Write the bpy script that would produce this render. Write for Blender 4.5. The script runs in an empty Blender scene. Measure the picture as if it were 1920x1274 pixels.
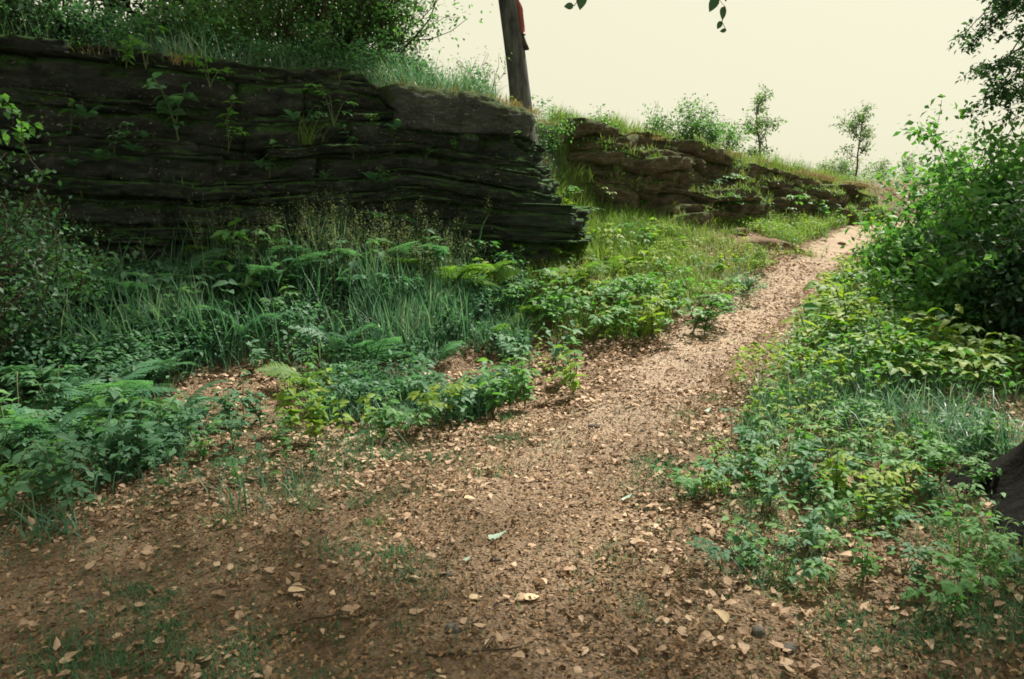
import bpy, math, random
import numpy as np
from math import radians, sin, cos, pi
from mathutils import Vector, Matrix

# ------------------------------------------------------------------ camera, sky, sun, exposure
scene = bpy.context.scene
COL = scene.collection
EYE = 1.6
F_PX, CX, CY = 1387.0, 960.0, 637.0
PITCH = math.atan((637 - 400) / F_PX)
cam_data = bpy.data.cameras.new("camera")
cam_data.sensor_width = 36.0
cam_data.lens = 36.0 * F_PX / 1920.0
cam_data.clip_end = 1000.0
cam = bpy.data.objects.new("camera", cam_data)
cam.location = (0, 0, EYE)
cam.rotation_euler = (pi / 2 - PITCH, 0, 0)
COL.objects.link(cam)
scene.camera = cam

SUN_EL, SUN_AZ = 54.0, 40.0          # azimuth measured from the view direction towards the right
world = bpy.data.worlds.new("World")
scene.world = world
world.use_nodes = True
wn, wl = world.node_tree.nodes, world.node_tree.links
wn.clear()
w_out = wn.new("ShaderNodeOutputWorld")
w_bg = wn.new("ShaderNodeBackground")
w_sky = wn.new("ShaderNodeTexSky")
w_sky.sky_type = 'NISHITA'
w_sky.sun_disc = False
w_sky.sun_elevation = radians(SUN_EL)
w_sky.sun_rotation = radians(SUN_AZ)
w_sky.dust_density = 6.0
w_sky.air_density = 1.0
w_hs = wn.new("ShaderNodeHueSaturation")
w_hs.inputs["Saturation"].default_value = 0.25
w_mix = wn.new("ShaderNodeMix")
w_mix.data_type = 'RGBA'
w_mix.inputs[0].default_value = 0.93          # thick bright summer haze over the whole dome
w_mix.inputs[7].default_value = (4.34, 4.17, 3.06, 1)
wl.new(w_sky.outputs[0], w_hs.inputs["Color"])
wl.new(w_hs.outputs[0], w_mix.inputs[6])
wl.new(w_mix.outputs[2], w_bg.inputs["Color"])
w_bg.inputs["Strength"].default_value = 0.1
wl.new(w_bg.outputs[0], w_out.inputs["Surface"])

sun_data = bpy.data.lights.new("sun", 'SUN')
sun_data.energy = 5.0
sun_data.angle = radians(2.5)
sun_data.color = (1.0, 0.93, 0.80)
sun = bpy.data.objects.new("sun", sun_data)
SUN_DIR = Vector((sin(radians(SUN_AZ)) * cos(radians(SUN_EL)), cos(radians(SUN_AZ)) * cos(radians(SUN_EL)), sin(radians(SUN_EL))))
sun.rotation_euler = SUN_DIR.to_track_quat('Z', 'Y').to_euler()
sun.location = (6, 8, 14)
COL.objects.link(sun)

scene.view_settings.view_transform = 'Standard'
scene.view_settings.look = 'None'
scene.view_settings.exposure = 1.05
scene.view_settings.gamma = 1.0
scene.view_settings.use_curve_mapping = False
scene.cycles.filter_width = 1.7
scene.cycles.max_bounces = 5
scene.cycles.use_denoising = True

# ------------------------------------------------------------------ numeric helpers
R = np.random.RandomState(7)

def hash2(ix, iy, seed):
    h = (ix.astype(np.int64) * 374761393 + iy.astype(np.int64) * 668265263 + seed * 1442695041) & 0xFFFFFFFF
    h = ((h ^ (h >> 13)) * 1274126177) & 0xFFFFFFFF
    h = h ^ (h >> 16)
    return (h & 0xFFFF) / 65535.0

def vnoise(x, y, seed=0):
    x = np.asarray(x, float); y = np.asarray(y, float)
    x, y = np.broadcast_arrays(x, y)
    ix, iy = np.floor(x), np.floor(y)
    fx, fy = x - ix, y - iy
    fx = fx * fx * (3 - 2 * fx); fy = fy * fy * (3 - 2 * fy)
    a = hash2(ix, iy, seed); b = hash2(ix + 1, iy, seed)
    c = hash2(ix, iy + 1, seed); d = hash2(ix + 1, iy + 1, seed)
    return (a * (1 - fx) + b * fx) * (1 - fy) + (c * (1 - fx) + d * fx) * fy

def fbm(x, y, seed=0, octv=4):
    s, a, t = 0.0, 0.5, 0.0
    for o in range(octv):
        s = s + a * vnoise(np.asarray(x) * 2 ** o, np.asarray(y) * 2 ** o, seed + 17 * o)
        t += a; a *= 0.5
    return s / t                       # 0..1

def sstep(a, b, x):
    t = np.clip((x - a) / (b - a), 0, 1)
    return t * t * (3 - 2 * t)

class TPS:
    def __init__(self, pts):
        P = np.array(pts, float)
        self.xy = P[:, :2]; n = len(P)
        K = self.k(np.linalg.norm(self.xy[:, None] - self.xy[None], axis=2)) + np.eye(n) * 0.3
        Q = np.hstack([np.ones((n, 1)), self.xy])
        A = np.block([[K, Q], [Q.T, np.zeros((3, 3))]])
        self.w = np.linalg.solve(A, np.concatenate([P[:, 2], np.zeros(3)]))
        self.lo = self.xy.min(0); self.hi = self.xy.max(0)
    @staticmethod
    def k(r):
        return np.where(r > 1e-9, r * r * np.log(np.maximum(r, 1e-9)), 0)
    def __call__(self, x, y):
        x = np.clip(np.asarray(x, float), self.lo[0], self.hi[0]); y = np.clip(np.asarray(y, float), self.lo[1], self.hi[1])
        s = self.w[-3] + self.w[-2] * x + self.w[-1] * y
        for (px, py), w in zip(self.xy, self.w):
            s = s + w * self.k(np.hypot(x - px, y - py))
        return s

# ------------------------------------------------------------------ terrain
LOW = TPS([(0,0,0),(-3,0,0),(3,0,0),(0,-6,0),(0,3,0),(-3,4,.02),(-2.4,7.0,.05),(-.5,8.6,.1),(-5,5,.2),(2.9,3.6,.1),(3.5,6,.14),
           (1.45,6.9,.02),(3.65,11,.2),(5.2,13.5,.48),(6.9,16,.79),(8.8,18.8,1.03),(10.7,21.3,1.25),(14,25,1.5),
           (.6,10.7,.78),(-2.4,9.1,.92),(-5.5,7.3,.9),(-9,5.3,.8),(0.6,9.4,.36),(-1.2,8.9,.45),(-4,7.2,.45),(2,11.6,.58),(3,13.5,.9),(5,15.6,1.08),(4,16.2,1.35),
           (8,19.4,1.42),(6,8,.25),(9,12,.6),(12,16,1.0),(10,6,.35),(-9,0,.25),(8,0,.1),(-14,3,.5),(20,20,1.6),(0,-14,0),(-14,-14,.1),
           (20,-14,.1),(20,30,1.7),(-14,12,.7),(0,30,1.6)])
HIGH = TPS([(-9,8,3.5),(-5.5,10,3.45),(-2,12,3.4),(0.3,12.6,3.22),(1.5,16,3.3),(3.3,17.5,3.2),(5.7,19.5,2.9),(8.2,21.5,2.62),(11,24,2.42),
            (-8,18,3.8),(0,22,3.5),(6,28,3.0),(14,30,2.85),(20,44,3.4),(0,44,3.0),(-18,12,3.6),(-18,0,3.5),(-18,44,3.6)])
FACE = np.array([(-20,-1),(-9,5.6),(-5.5,7.8),(-2.4,9.5),(0.0,10.85),(0.25,11.5),(0.6,13.2),(1.5,14.4),(3.3,16),(5.7,18),(8.2,20),(10.6,22.3),(12,24.3),(18,27),(70,36)], float)
FA = np.array([.1,.1,.1,.1,.1,.1,-.7,-.5,.1,.1,.1,.0,-.8,-1.0,-2.0])
FB = np.array([.45,.45,.45,.45,.45,.5,1.3,1.0,.7,.7,.7,.8,1.2,1.5,4.0])

def face_dist(x, y):
    x = np.asarray(x, float); y = np.asarray(y, float)
    best = np.full(x.shape, 1e9); sg = np.ones(x.shape); a = np.zeros(x.shape); b = np.zeros(x.shape)
    for i in range(len(FACE) - 1):
        p, q = FACE[i], FACE[i + 1]; d = q - p; L2 = d @ d
        t = np.clip(((x - p[0]) * d[0] + (y - p[1]) * d[1]) / L2, 0, 1)
        dx, dy = x - (p[0] + t * d[0]), y - (p[1] + t * d[1])
        r = np.hypot(dx, dy)
        m = r < best - 1e-9
        best = np.where(m, r, best)
        sg = np.where(m, np.sign(d[0] * (y - p[1]) - d[1] * (x - p[0])), sg)
        a = np.where(m, FA[i] + t * (FA[i + 1] - FA[i]), a)
        b = np.where(m, FB[i] + t * (FB[i + 1] - FB[i]), b)
    return best * sg, a, b

def H(x, y):
    x = np.asarray(x, float); y = np.asarray(y, float)
    sd, a, b = face_dist(x, y)
    lo = LOW(x, y); hi = HIGH(x, y)
    z = lo + (hi - lo) * sstep(a, b, sd)
    z = z + (fbm(x * .9, y * .9, 3, 3) - .5) * 0.10 + (fbm(x * 4, y * 4, 9, 2) - .5) * 0.03
    far = np.hypot(x, y)
    return z - sstep(40, 110, far) * 6.0

def h1(x, y):
    return float(H(np.array([x]), np.array([y]))[0])

PATH = np.array([(-.6,-4),(-.3,0),(-.1,2),(.15,4),(1.35,6.9),(3.6,11),(5.1,13.4),(6.85,16),(8.8,18.8),(10.7,21.2),(12.6,22.6),(16,24)], float)
PW = np.array([.9,.85,.8,.68,.55,.54,.52,.52,.5,.5,.55,.7])
def path_dist(x, y):
    """signed distance to the path's centre line (positive to the right), and half width there"""
    x = np.asarray(x, float); y = np.asarray(y, float)
    best = np.full(x.shape, 1e9); sg = np.ones(x.shape); w = np.ones(x.shape)
    for i in range(len(PATH) - 1):
        p, q = PATH[i], PATH[i + 1]; d = q - p
        t = np.clip(((x - p[0]) * d[0] + (y - p[1]) * d[1]) / (d @ d), 0, 1)
        dx, dy = x - (p[0] + t * d[0]), y - (p[1] + t * d[1])
        r = np.hypot(dx, dy); m = r < best - 1e-9
        best = np.where(m, r, best)
        sg = np.where(m, -np.sign(d[0] * (y - p[1]) - d[1] * (x - p[0])), sg)
        w = np.where(m, PW[i] + t * (PW[i + 1] - PW[i]), w)
    return best * sg, w

CP, SP = cos(PITCH), sin(PITCH)
def project(x, y, z):
    d = y * CP - (z - EYE) * SP
    u = y * SP + (z - EYE) * CP
    return CX + F_PX * x / d, CY - F_PX * u / d, d

def at(px, py, Y):
    """the point at ground distance Y that the pixel of the photograph shows"""
    k = (CY - py) / F_PX
    # direction = F + k U + ((px-CX)/f) X
    dy = CP + k * SP; dz = -SP + k * CP; dx = (px - CX) / F_PX
    s = Y / dy
    return Vector((dx * s, Y, EYE + dz * s))

def ground_at(px, py, far=40.0):
    Y = np.geomspace(1.5, far, 500)
    k = (CY - py) / F_PX
    dy = CP + k * SP; dz = -SP + k * CP; dx = (px - CX) / F_PX
    s = Y / dy
    X, Z = dx * s, EYE + dz * s
    below = np.nonzero(Z < H(X, Y))[0]
    i = below[0] if len(below) else len(Y) - 1
    return Vector((X[i], Y[i], h1(X[i], Y[i])))

def frustum(x, y, z, mx=160, my=140):
    px, py, d = project(x, y, z)
    return (d > 0.3) & (px > -mx) & (px < 1920 + mx) & (py > -my) & (py < 1274 + my)

# ------------------------------------------------------------------ mesh helpers
def npmesh(name, V, F, mat, smooth=False):
    V = np.ascontiguousarray(V, np.float32); F = np.ascontiguousarray(F, np.int32)
    me = bpy.data.meshes.new(name)
    n, m, k = len(V), len(F), F.shape[1]
    me.vertices.add(n); me.vertices.foreach_set("co", V.ravel())
    me.loops.add(m * k); me.loops.foreach_set("vertex_index", F.ravel())
    me.polygons.add(m)
    me.polygons.foreach_set("loop_start", np.arange(0, m * k, k, dtype=np.int32))
    if smooth:
        me.polygons.foreach_set("use_smooth", np.ones(m, bool))
    me.update(calc_edges=True)
    me.validate()
    me.materials.append(mat)
    return me

def link(name, me, parent=None, loc=None):
    o = bpy.data.objects.new(name, me)
    COL.objects.link(o)
    if parent is not None:
        o.parent = parent
    if loc is not None:
        o.location = loc
    return o

def tag(o, label=None, cat=None, group=None, kind=None):
    if label: o["label"] = label
    if cat: o["category"] = cat
    if group: o["group"] = group
    if kind: o["kind"] = kind
    return o

def empty(name, loc=(0, 0, 0)):
    o = bpy.data.objects.new(name, None)
    o.empty_display_size = 0.1
    COL.objects.link(o); o.location = loc
    return o

class Acc:
    """collects triangles"""
    def __init__(self): self.V = []; self.F = []; self.n = 0
    def add(self, V, F):
        V = np.asarray(V, float); F = np.asarray(F, int)
        self.V.append(V); self.F.append(F + self.n); self.n += len(V)
    def get(self):
        return np.concatenate(self.V), np.concatenate(self.F)
    def mesh(self, name, mat, smooth=False):
        V, F = self.get()
        return npmesh(name, V, F, mat, smooth)

def tris(quads):
    q = np.asarray(quads)
    return np.concatenate([q[:, [0, 1, 2]], q[:, [0, 2, 3]]])

def tube(P, rad, n=8, cap=True):
    P = np.asarray(P, float); k = len(P)
    T = np.gradient(P, axis=0); T /= np.linalg.norm(T, axis=1)[:, None] + 1e-9
    ref = np.array([0.3, 0.1, 1.0]) if abs(T[0, 2]) < .8 else np.array([1.0, 0.2, 0.1])
    A = np.cross(T, ref); A /= np.linalg.norm(A, axis=1)[:, None] + 1e-9
    B = np.cross(T, A)
    th = np.linspace(0, 2 * pi, n, endpoint=False)
    V = P[:, None] + np.asarray(rad, float)[:, None, None] * (np.cos(th)[None, :, None] * A[:, None] + np.sin(th)[None, :, None] * B[:, None])
    i, j = np.meshgrid(np.arange(k - 1), np.arange(n), indexing='ij')
    j2 = (j + 1) % n
    F = tris(np.stack([i * n + j, i * n + j2, (i + 1) * n + j2, (i + 1) * n + j], -1).reshape(-1, 4))
    V = V.reshape(-1, 3)
    if cap:
        V = np.vstack([V, P[-1:]]); c = len(V) - 1
        F = np.vstack([F, [((k - 1) * n + a, (k - 1) * n + (a + 1) % n, c) for a in range(n)]])
    return V, F

def rot_z(a):
    a = np.asarray(a, float); c, s, o, l = np.cos(a), np.sin(a), np.zeros_like(a), np.ones_like(a)
    return np.stack([np.stack([c, -s, o], -1), np.stack([s, c, o], -1), np.stack([o, o, l], -1)], -2)
def rot_x(a):
    a = np.asarray(a, float); c, s, o, l = np.cos(a), np.sin(a), np.zeros_like(a), np.ones_like(a)
    return np.stack([np.stack([l, o, o], -1), np.stack([o, c, -s], -1), np.stack([o, s, c], -1)], -2)
def rot_y(a):
    a = np.asarray(a, float); c, s, o, l = np.cos(a), np.sin(a), np.zeros_like(a), np.ones_like(a)
    return np.stack([np.stack([c, o, s], -1), np.stack([o, l, o], -1), np.stack([-s, o, c], -1)], -2)

def scatter(tmpl, loc, rot, scale):
    V, F = tmpl
    loc = np.asarray(loc, float); N = len(loc)
    scale = np.asarray(scale, float)
    if scale.ndim == 1: scale = scale[:, None].repeat(3, 1)
    VV = np.einsum('nij,nvj->nvi', rot, V[None] * scale[:, None, :]) + loc[:, None, :]
    FF = F[None] + (np.arange(N) * len(V))[:, None, None]
    return VV.reshape(-1, 3), FF.reshape(-1, 3)

def leaf_tmpl(width=.5, nseg=4, fold=.12, curl=.15, tip=1.0, serr=0.0):
    """unit leaf along +Y, base at the origin, facing +Z"""
    t = np.linspace(0, 1, nseg + 1)
    w = width * .5 * np.sin(pi * t ** (.8 * tip)) ** .85
    z = -curl * t * t
    V = [(0, t[i], z[i]) for i in range(nseg + 1)]; F = []
    L = []; Rr = []
    for i in range(1, nseg):
        s = 1 + serr * (1 if i % 2 else -1)
        L.append(len(V)); V.append((-w[i] * s, t[i] - .03, z[i] + fold * w[i] * 2))
        Rr.append(len(V)); V.append((w[i] * s, t[i] - .03, z[i] + fold * w[i] * 2))
    for i in range(nseg):
        for S, fl in ((L, 0), (Rr, 1)):
            a, b = i, i + 1
            lo = S[i - 1] if i > 0 else None
            hi = S[i] if i < nseg - 1 else None
            if lo is None: f = [(a, b, hi)]
            elif hi is None: f = [(a, b, lo)]
            else: f = [(a, b, hi), (a, hi, lo)]
            F += [q if fl == 0 else q[::-1] for q in f]
    return np.array(V, float), np.array(F, int)

LEAF_S = leaf_tmpl(.62, 2, .14, .12)          # cheap tree leaf
LEAF_N = leaf_tmpl(.5, 6, .2, .3, serr=.10)  # toothed herb leaf
LEAF_O = leaf_tmpl(.62, 5, .1, .25)

def blades(base, height, az, lean, bend, width, nseg=4):
    """grass blades: arched tapering strips"""
    N = len(base); t = np.linspace(0, 1, nseg + 1)
    ang = lean[:, None] + bend[:, None] * t[None]
    ds = height[:, None] / nseg
    hx = np.concatenate([np.zeros((N, 1)), np.cumsum(np.sin(ang[:, :-1]) * ds, 1)], 1)
    hz = np.concatenate([np.zeros((N, 1)), np.cumsum(np.cos(ang[:, :-1]) * ds, 1)], 1)
    C = np.stack([base[:, None, 0] + hx * np.cos(az)[:, None], base[:, None, 1] + hx * np.sin(az)[:, None], base[:, None, 2] + hz], -1)
    side = np.stack([-np.sin(az), np.cos(az), np.zeros(N)], -1)[:, None]
    prof = (np.minimum(1, .55 + t * 1.2) * (1 - t ** 2.2))[None, :, None] * width[:, None, None] * .5
    A = C - side * prof; B = C + side * prof
    V = np.stack([A, B], 2).reshape(N, -1, 3)[:, : 2 * nseg + 1]
    F = []
    for i in range(nseg - 1):
        F += [(2 * i, 2 * i + 1, 2 * i + 3), (2 * i, 2 * i + 3, 2 * i + 2)]
    F.append((2 * nseg - 2, 2 * nseg - 1, 2 * nseg))
    F = np.array(F)
    FF = F[None] + (np.arange(N) * (2 * nseg + 1))[:, None, None]
    return V.reshape(-1, 3), FF.reshape(-1, 3)

def grass_on(xy, hmin, hmax, wmin, wmax, rng, z=None, lean=.35, bend=1.2, az0=None, nseg=4):
    N = len(xy)
    if z is None: z = H(xy[:, 0], xy[:, 1]) - .015
    base = np.column_stack([xy, z])
    az = rng.uniform(0, 2 * pi, N) if az0 is None else az0 + rng.normal(0, .7, N)
    hm = .55 + .9 * fbm(xy[:, 0] * 1.3, xy[:, 1] * 1.3, 812, 3)
    return blades(base, rng.uniform(hmin, hmax, N) * hm, az, rng.uniform(0, lean, N), rng.uniform(.2, bend, N), rng.uniform(wmin, wmax, N), nseg)

# ------------------------------------------------------------------ materials
def new_mat(name):
    m = bpy.data.materials.new(name); m.use_nodes = True
    nt = m.node_tree; nt.nodes.clear()
    out = nt.nodes.new("ShaderNodeOutputMaterial")
    return m, nt, out

def ramp(nt, stops, interp='LINEAR'):
    r = nt.nodes.new("ShaderNodeValToRGB"); cr = r.color_ramp; cr.interpolation = interp
    cr.elements[0].position = stops[0][0]; cr.elements[0].color = (*stops[0][1], 1)
    cr.elements[1].position = stops[-1][0]; cr.elements[1].color = (*stops[-1][1], 1)
    for p, c in stops[1:-1]:
        e = cr.elements.new(p); e.color = (*c, 1)
    return r

def leaf_mat(name, stops, transl=.42, rough=.55, patch=True, spec=.22, tr_tint=(1.2, 1.35, .5), mottle=0.0):
    m, nt, out = new_mat(name)
    N, L = nt.nodes, nt.links
    geo = N.new("ShaderNodeNewGeometry")
    oi = N.new("ShaderNodeObjectInfo")
    add = N.new("ShaderNodeMath"); add.operation = 'ADD'
    L.new(geo.outputs["Random Per Island"], add.inputs[0])
    mul = N.new("ShaderNodeMath"); mul.operation = 'MULTIPLY'; mul.inputs[1].default_value = .35
    L.new(oi.outputs["Random"], mul.inputs[0]); L.new(mul.outputs[0], add.inputs[1])
    add2 = N.new("ShaderNodeMath"); add2.operation = 'ADD'
    tx = N.new("ShaderNodeTexNoise"); tx.inputs["Scale"].default_value = 1.6; tx.inputs["Detail"].default_value = 2
    L.new(geo.outputs["Position"], tx.inputs["Vector"])
    L.new(add.outputs[0], add2.inputs[0]); L.new(tx.outputs["Fac"], add2.inputs[1])
    mr = N.new("ShaderNodeMapRange"); mr.inputs[1].default_value = .2; mr.inputs[2].default_value = 1.75
    L.new(add2.outputs[0], mr.inputs[0])
    if mottle:
        t2 = N.new("ShaderNodeTexNoise"); t2.inputs["Scale"].default_value = 70; t2.inputs["Detail"].default_value = 4
        L.new(geo.outputs["Position"], t2.inputs["Vector"])
        m2 = N.new("ShaderNodeMath"); m2.operation = 'MULTIPLY_ADD'; m2.inputs[1].default_value = mottle; m2.inputs[2].default_value = -mottle * .5
        L.new(t2.outputs["Fac"], m2.inputs[0])
        a3 = N.new("ShaderNodeMath"); a3.operation = 'ADD'; L.new(mr.outputs[0], a3.inputs[0]); L.new(m2.outputs[0], a3.inputs[1])
        mr = a3
    cr = ramp(nt, stops); L.new(mr.outputs[0], cr.inputs[0])
    bs = N.new("ShaderNodeBsdfPrincipled")
    bs.inputs["Roughness"].default_value = rough
    bs.inputs["Specular IOR Level"].default_value = spec
    L.new(cr.outputs[0], bs.inputs["Base Color"])
    if transl > 0:
        tr = N.new("ShaderNodeBsdfTranslucent")
        tm = N.new("ShaderNodeMix"); tm.data_type = 'RGBA'; tm.blend_type = 'MULTIPLY'
        tm.inputs[0].default_value = 1; tm.clamp_result = False
        tm.inputs[7].default_value = (*tr_tint, 1)
        L.new(cr.outputs[0], tm.inputs[6]); L.new(tm.outputs[2], tr.inputs["Color"])
        mx = N.new("ShaderNodeMixShader"); mx.inputs[0].default_value = transl
        L.new(bs.outputs[0], mx.inputs[1]); L.new(tr.outputs[0], mx.inputs[2])
        L.new(mx.outputs[0], out.inputs["Surface"])
    else:
        L.new(bs.outputs[0], out.inputs["Surface"])
    return m

M = {}
M['teal'] = leaf_mat("leaf_shade_green", [(0, (.034, .094, .055)), (.5, (.064, .168, .094)), (1, (.135, .265, .15))], tr_tint=(1.1, 1.3, .7))  # bluish tint of shaded leaves put into the colour
M['mid'] = leaf_mat("leaf_mid_green", [(0, (.038, .115, .042)), (.5, (.074, .21, .07)), (1, (.15, .30, .10))])
M['yellow'] = leaf_mat("leaf_sun_yellow_green", [(0, (.06, .15, .03)), (.5, (.13, .25, .042)), (1, (.27, .34, .055))], transl=.45)  # yellow of sunlit leaves put into the colour
M['dark'] = leaf_mat("leaf_dark_green", [(0, (.016, .046, .026)), (.5, (.032, .085, .046)), (1, (.06, .13, .068))], transl=.35)
M['canopy'] = leaf_mat("leaf_canopy", [(0, (.018, .048, .026)), (.6, (.035, .088, .042)), (1, (.055, .12, .05))], transl=.3)
M['backlit'] = leaf_mat("leaf_backlit", [(0, (.05, .13, .065)), (.5, (.085, .20, .095)), (1, (.14, .27, .12))], transl=.5)
M['far'] = leaf_mat("leaf_far_haze_green", [(0, (.075, .145, .085)), (.5, (.11, .195, .115)), (1, (.155, .245, .14))], transl=.5)  # haze over distant foliage put into the leaf colour, paler and greyer
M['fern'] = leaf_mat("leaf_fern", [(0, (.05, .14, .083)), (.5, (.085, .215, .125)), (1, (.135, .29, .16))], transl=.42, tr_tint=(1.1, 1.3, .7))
M['fern_lit'] = leaf_mat("leaf_fern_lit", [(0, (.07, .16, .045)), (.5, (.115, .23, .06)), (1, (.17, .28, .07))], transl=.45)  # sunlit copy of the fern green, the light put into its colour
M['grass_cool'] = leaf_mat("grass_cool", [(0, (.034, .095, .062)), (.5, (.07, .175, .115)), (.9, (.14, .25, .18)), (1, (.27, .34, .26))], transl=.35, rough=.4, tr_tint=(1.1, 1.3, .7))
M['grass_warm'] = leaf_mat("grass_warm", [(0, (.06, .13, .042)), (.5, (.12, .21, .066)), (.85, (.20, .27, .095)), (1, (.33, .32, .16))], transl=.4, rough=.5)
M['grass_dry'] = leaf_mat("grass_dry", [(0, (.10, .078, .042)), (.5, (.16, .12, .065)), (1, (.26, .20, .115))], transl=.3, rough=.7)
M['seed'] = leaf_mat("grass_seed_heads", [(0, (.10, .14, .09)), (.5, (.17, .22, .14)), (1, (.27, .29, .19))], transl=.4, rough=.7)
M['litter'] = leaf_mat("dead_leaf", [(0, (.09, .056, .038)), (.3, (.21, .138, .094)), (.65, (.37, .26, .18)), (1, (.55, .42, .305))], transl=.12, rough=.75, spec=.2, tr_tint=(1, .9, .7), mottle=.6)
M['crumb'] = leaf_mat("litter_crumbs", [(0, (.05, .032, .02)), (.35, (.13, .082, .048)), (.7, (.25, .162, .094)), (1, (.44, .32, .215))], transl=0, rough=.9, spec=.1)
M['pale_leaf'] = leaf_mat("pale_green_leaf", [(0, (.34, .47, .40)), (1, (.42, .55, .46))], transl=.1, rough=.5)
M['pale_dead'] = leaf_mat("pale_dead_leaf", [(0, (.42, .30, .19)), (1, (.56, .44, .29))], mottle=.8, transl=.1, rough=.7)

def bark_mat(name, c0, c1, scale=6, moss=0.0):
    m, nt, out = new_mat(name); N, L = nt.nodes, nt.links
    tc = N.new("ShaderNodeTexCoord")
    mp = N.new("ShaderNodeMapping"); mp.inputs["Scale"].default_value = (1, 1, .25)
    L.new(tc.outputs["Object"], mp.inputs[0])
    n1 = N.new("ShaderNodeTexNoise"); n1.inputs["Scale"].default_value = scale; n1.inputs["Detail"].default_value = 8; n1.inputs["Roughness"].default_value = .65
    L.new(mp.outputs[0], n1.inputs["Vector"])
    cr = ramp(nt, [(.3, c0), (.7, c1)]); L.new(n1.outputs["Fac"], cr.inputs[0])
    n2 = N.new("ShaderNodeTexNoise"); n2.inputs["Scale"].default_value = 2.2; n2.inputs["Detail"].default_value = 5
    L.new(tc.outputs["Object"], n2.inputs["Vector"])
    mr = ramp(nt, [(.55, (0, 0, 0)), (.68, (1, 1, 1))]); L.new(n2.outputs["Fac"], mr.inputs[0])
    mm = N.new("ShaderNodeMath"); mm.operation = 'MULTIPLY'; mm.inputs[1].default_value = moss
    L.new(mr.outputs[0], mm.inputs[0])
    mx = N.new("ShaderNodeMix"); mx.data_type = 'RGBA'; mx.inputs[7].default_value = (.022, .034, .014, 1)
    L.new(mm.outputs[0], mx.inputs[0]); L.new(cr.outputs[0], mx.inputs[6])
    bs = N.new("ShaderNodeBsdfPrincipled"); bs.inputs["Roughness"].default_value = .9; bs.inputs["Specular IOR Level"].default_value = .08
    L.new(mx.outputs[2], bs.inputs["Base Color"])
    bp = N.new("ShaderNodeBump"); bp.inputs["Strength"].default_value = .9; bp.inputs["Distance"].default_value = .05
    L.new(n1.outputs["Fac"], bp.inputs["Height"]); L.new(bp.outputs[0], bs.inputs["Normal"])
    L.new(bs.outputs[0], out.inputs["Surface"])
    return m
M['bark_grey'] = bark_mat("bark_grey", (.026, .028, .030), (.15, .155, .155), 9)
M['bark_shade_dark'] = bark_mat("bark_shade_dark", (.002, .002, .0018), (.011, .0105, .009), 9, moss=.25)  # darker than real bark: backlit shade under the crown put into the colour
M['twig'] = bark_mat("bark_twig", (.05, .038, .028), (.13, .10, .075), 20)
M['stem_green'] = leaf_mat("green_stem", [(0, (.05, .09, .035)), (1, (.10, .12, .06))], transl=0)

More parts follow.
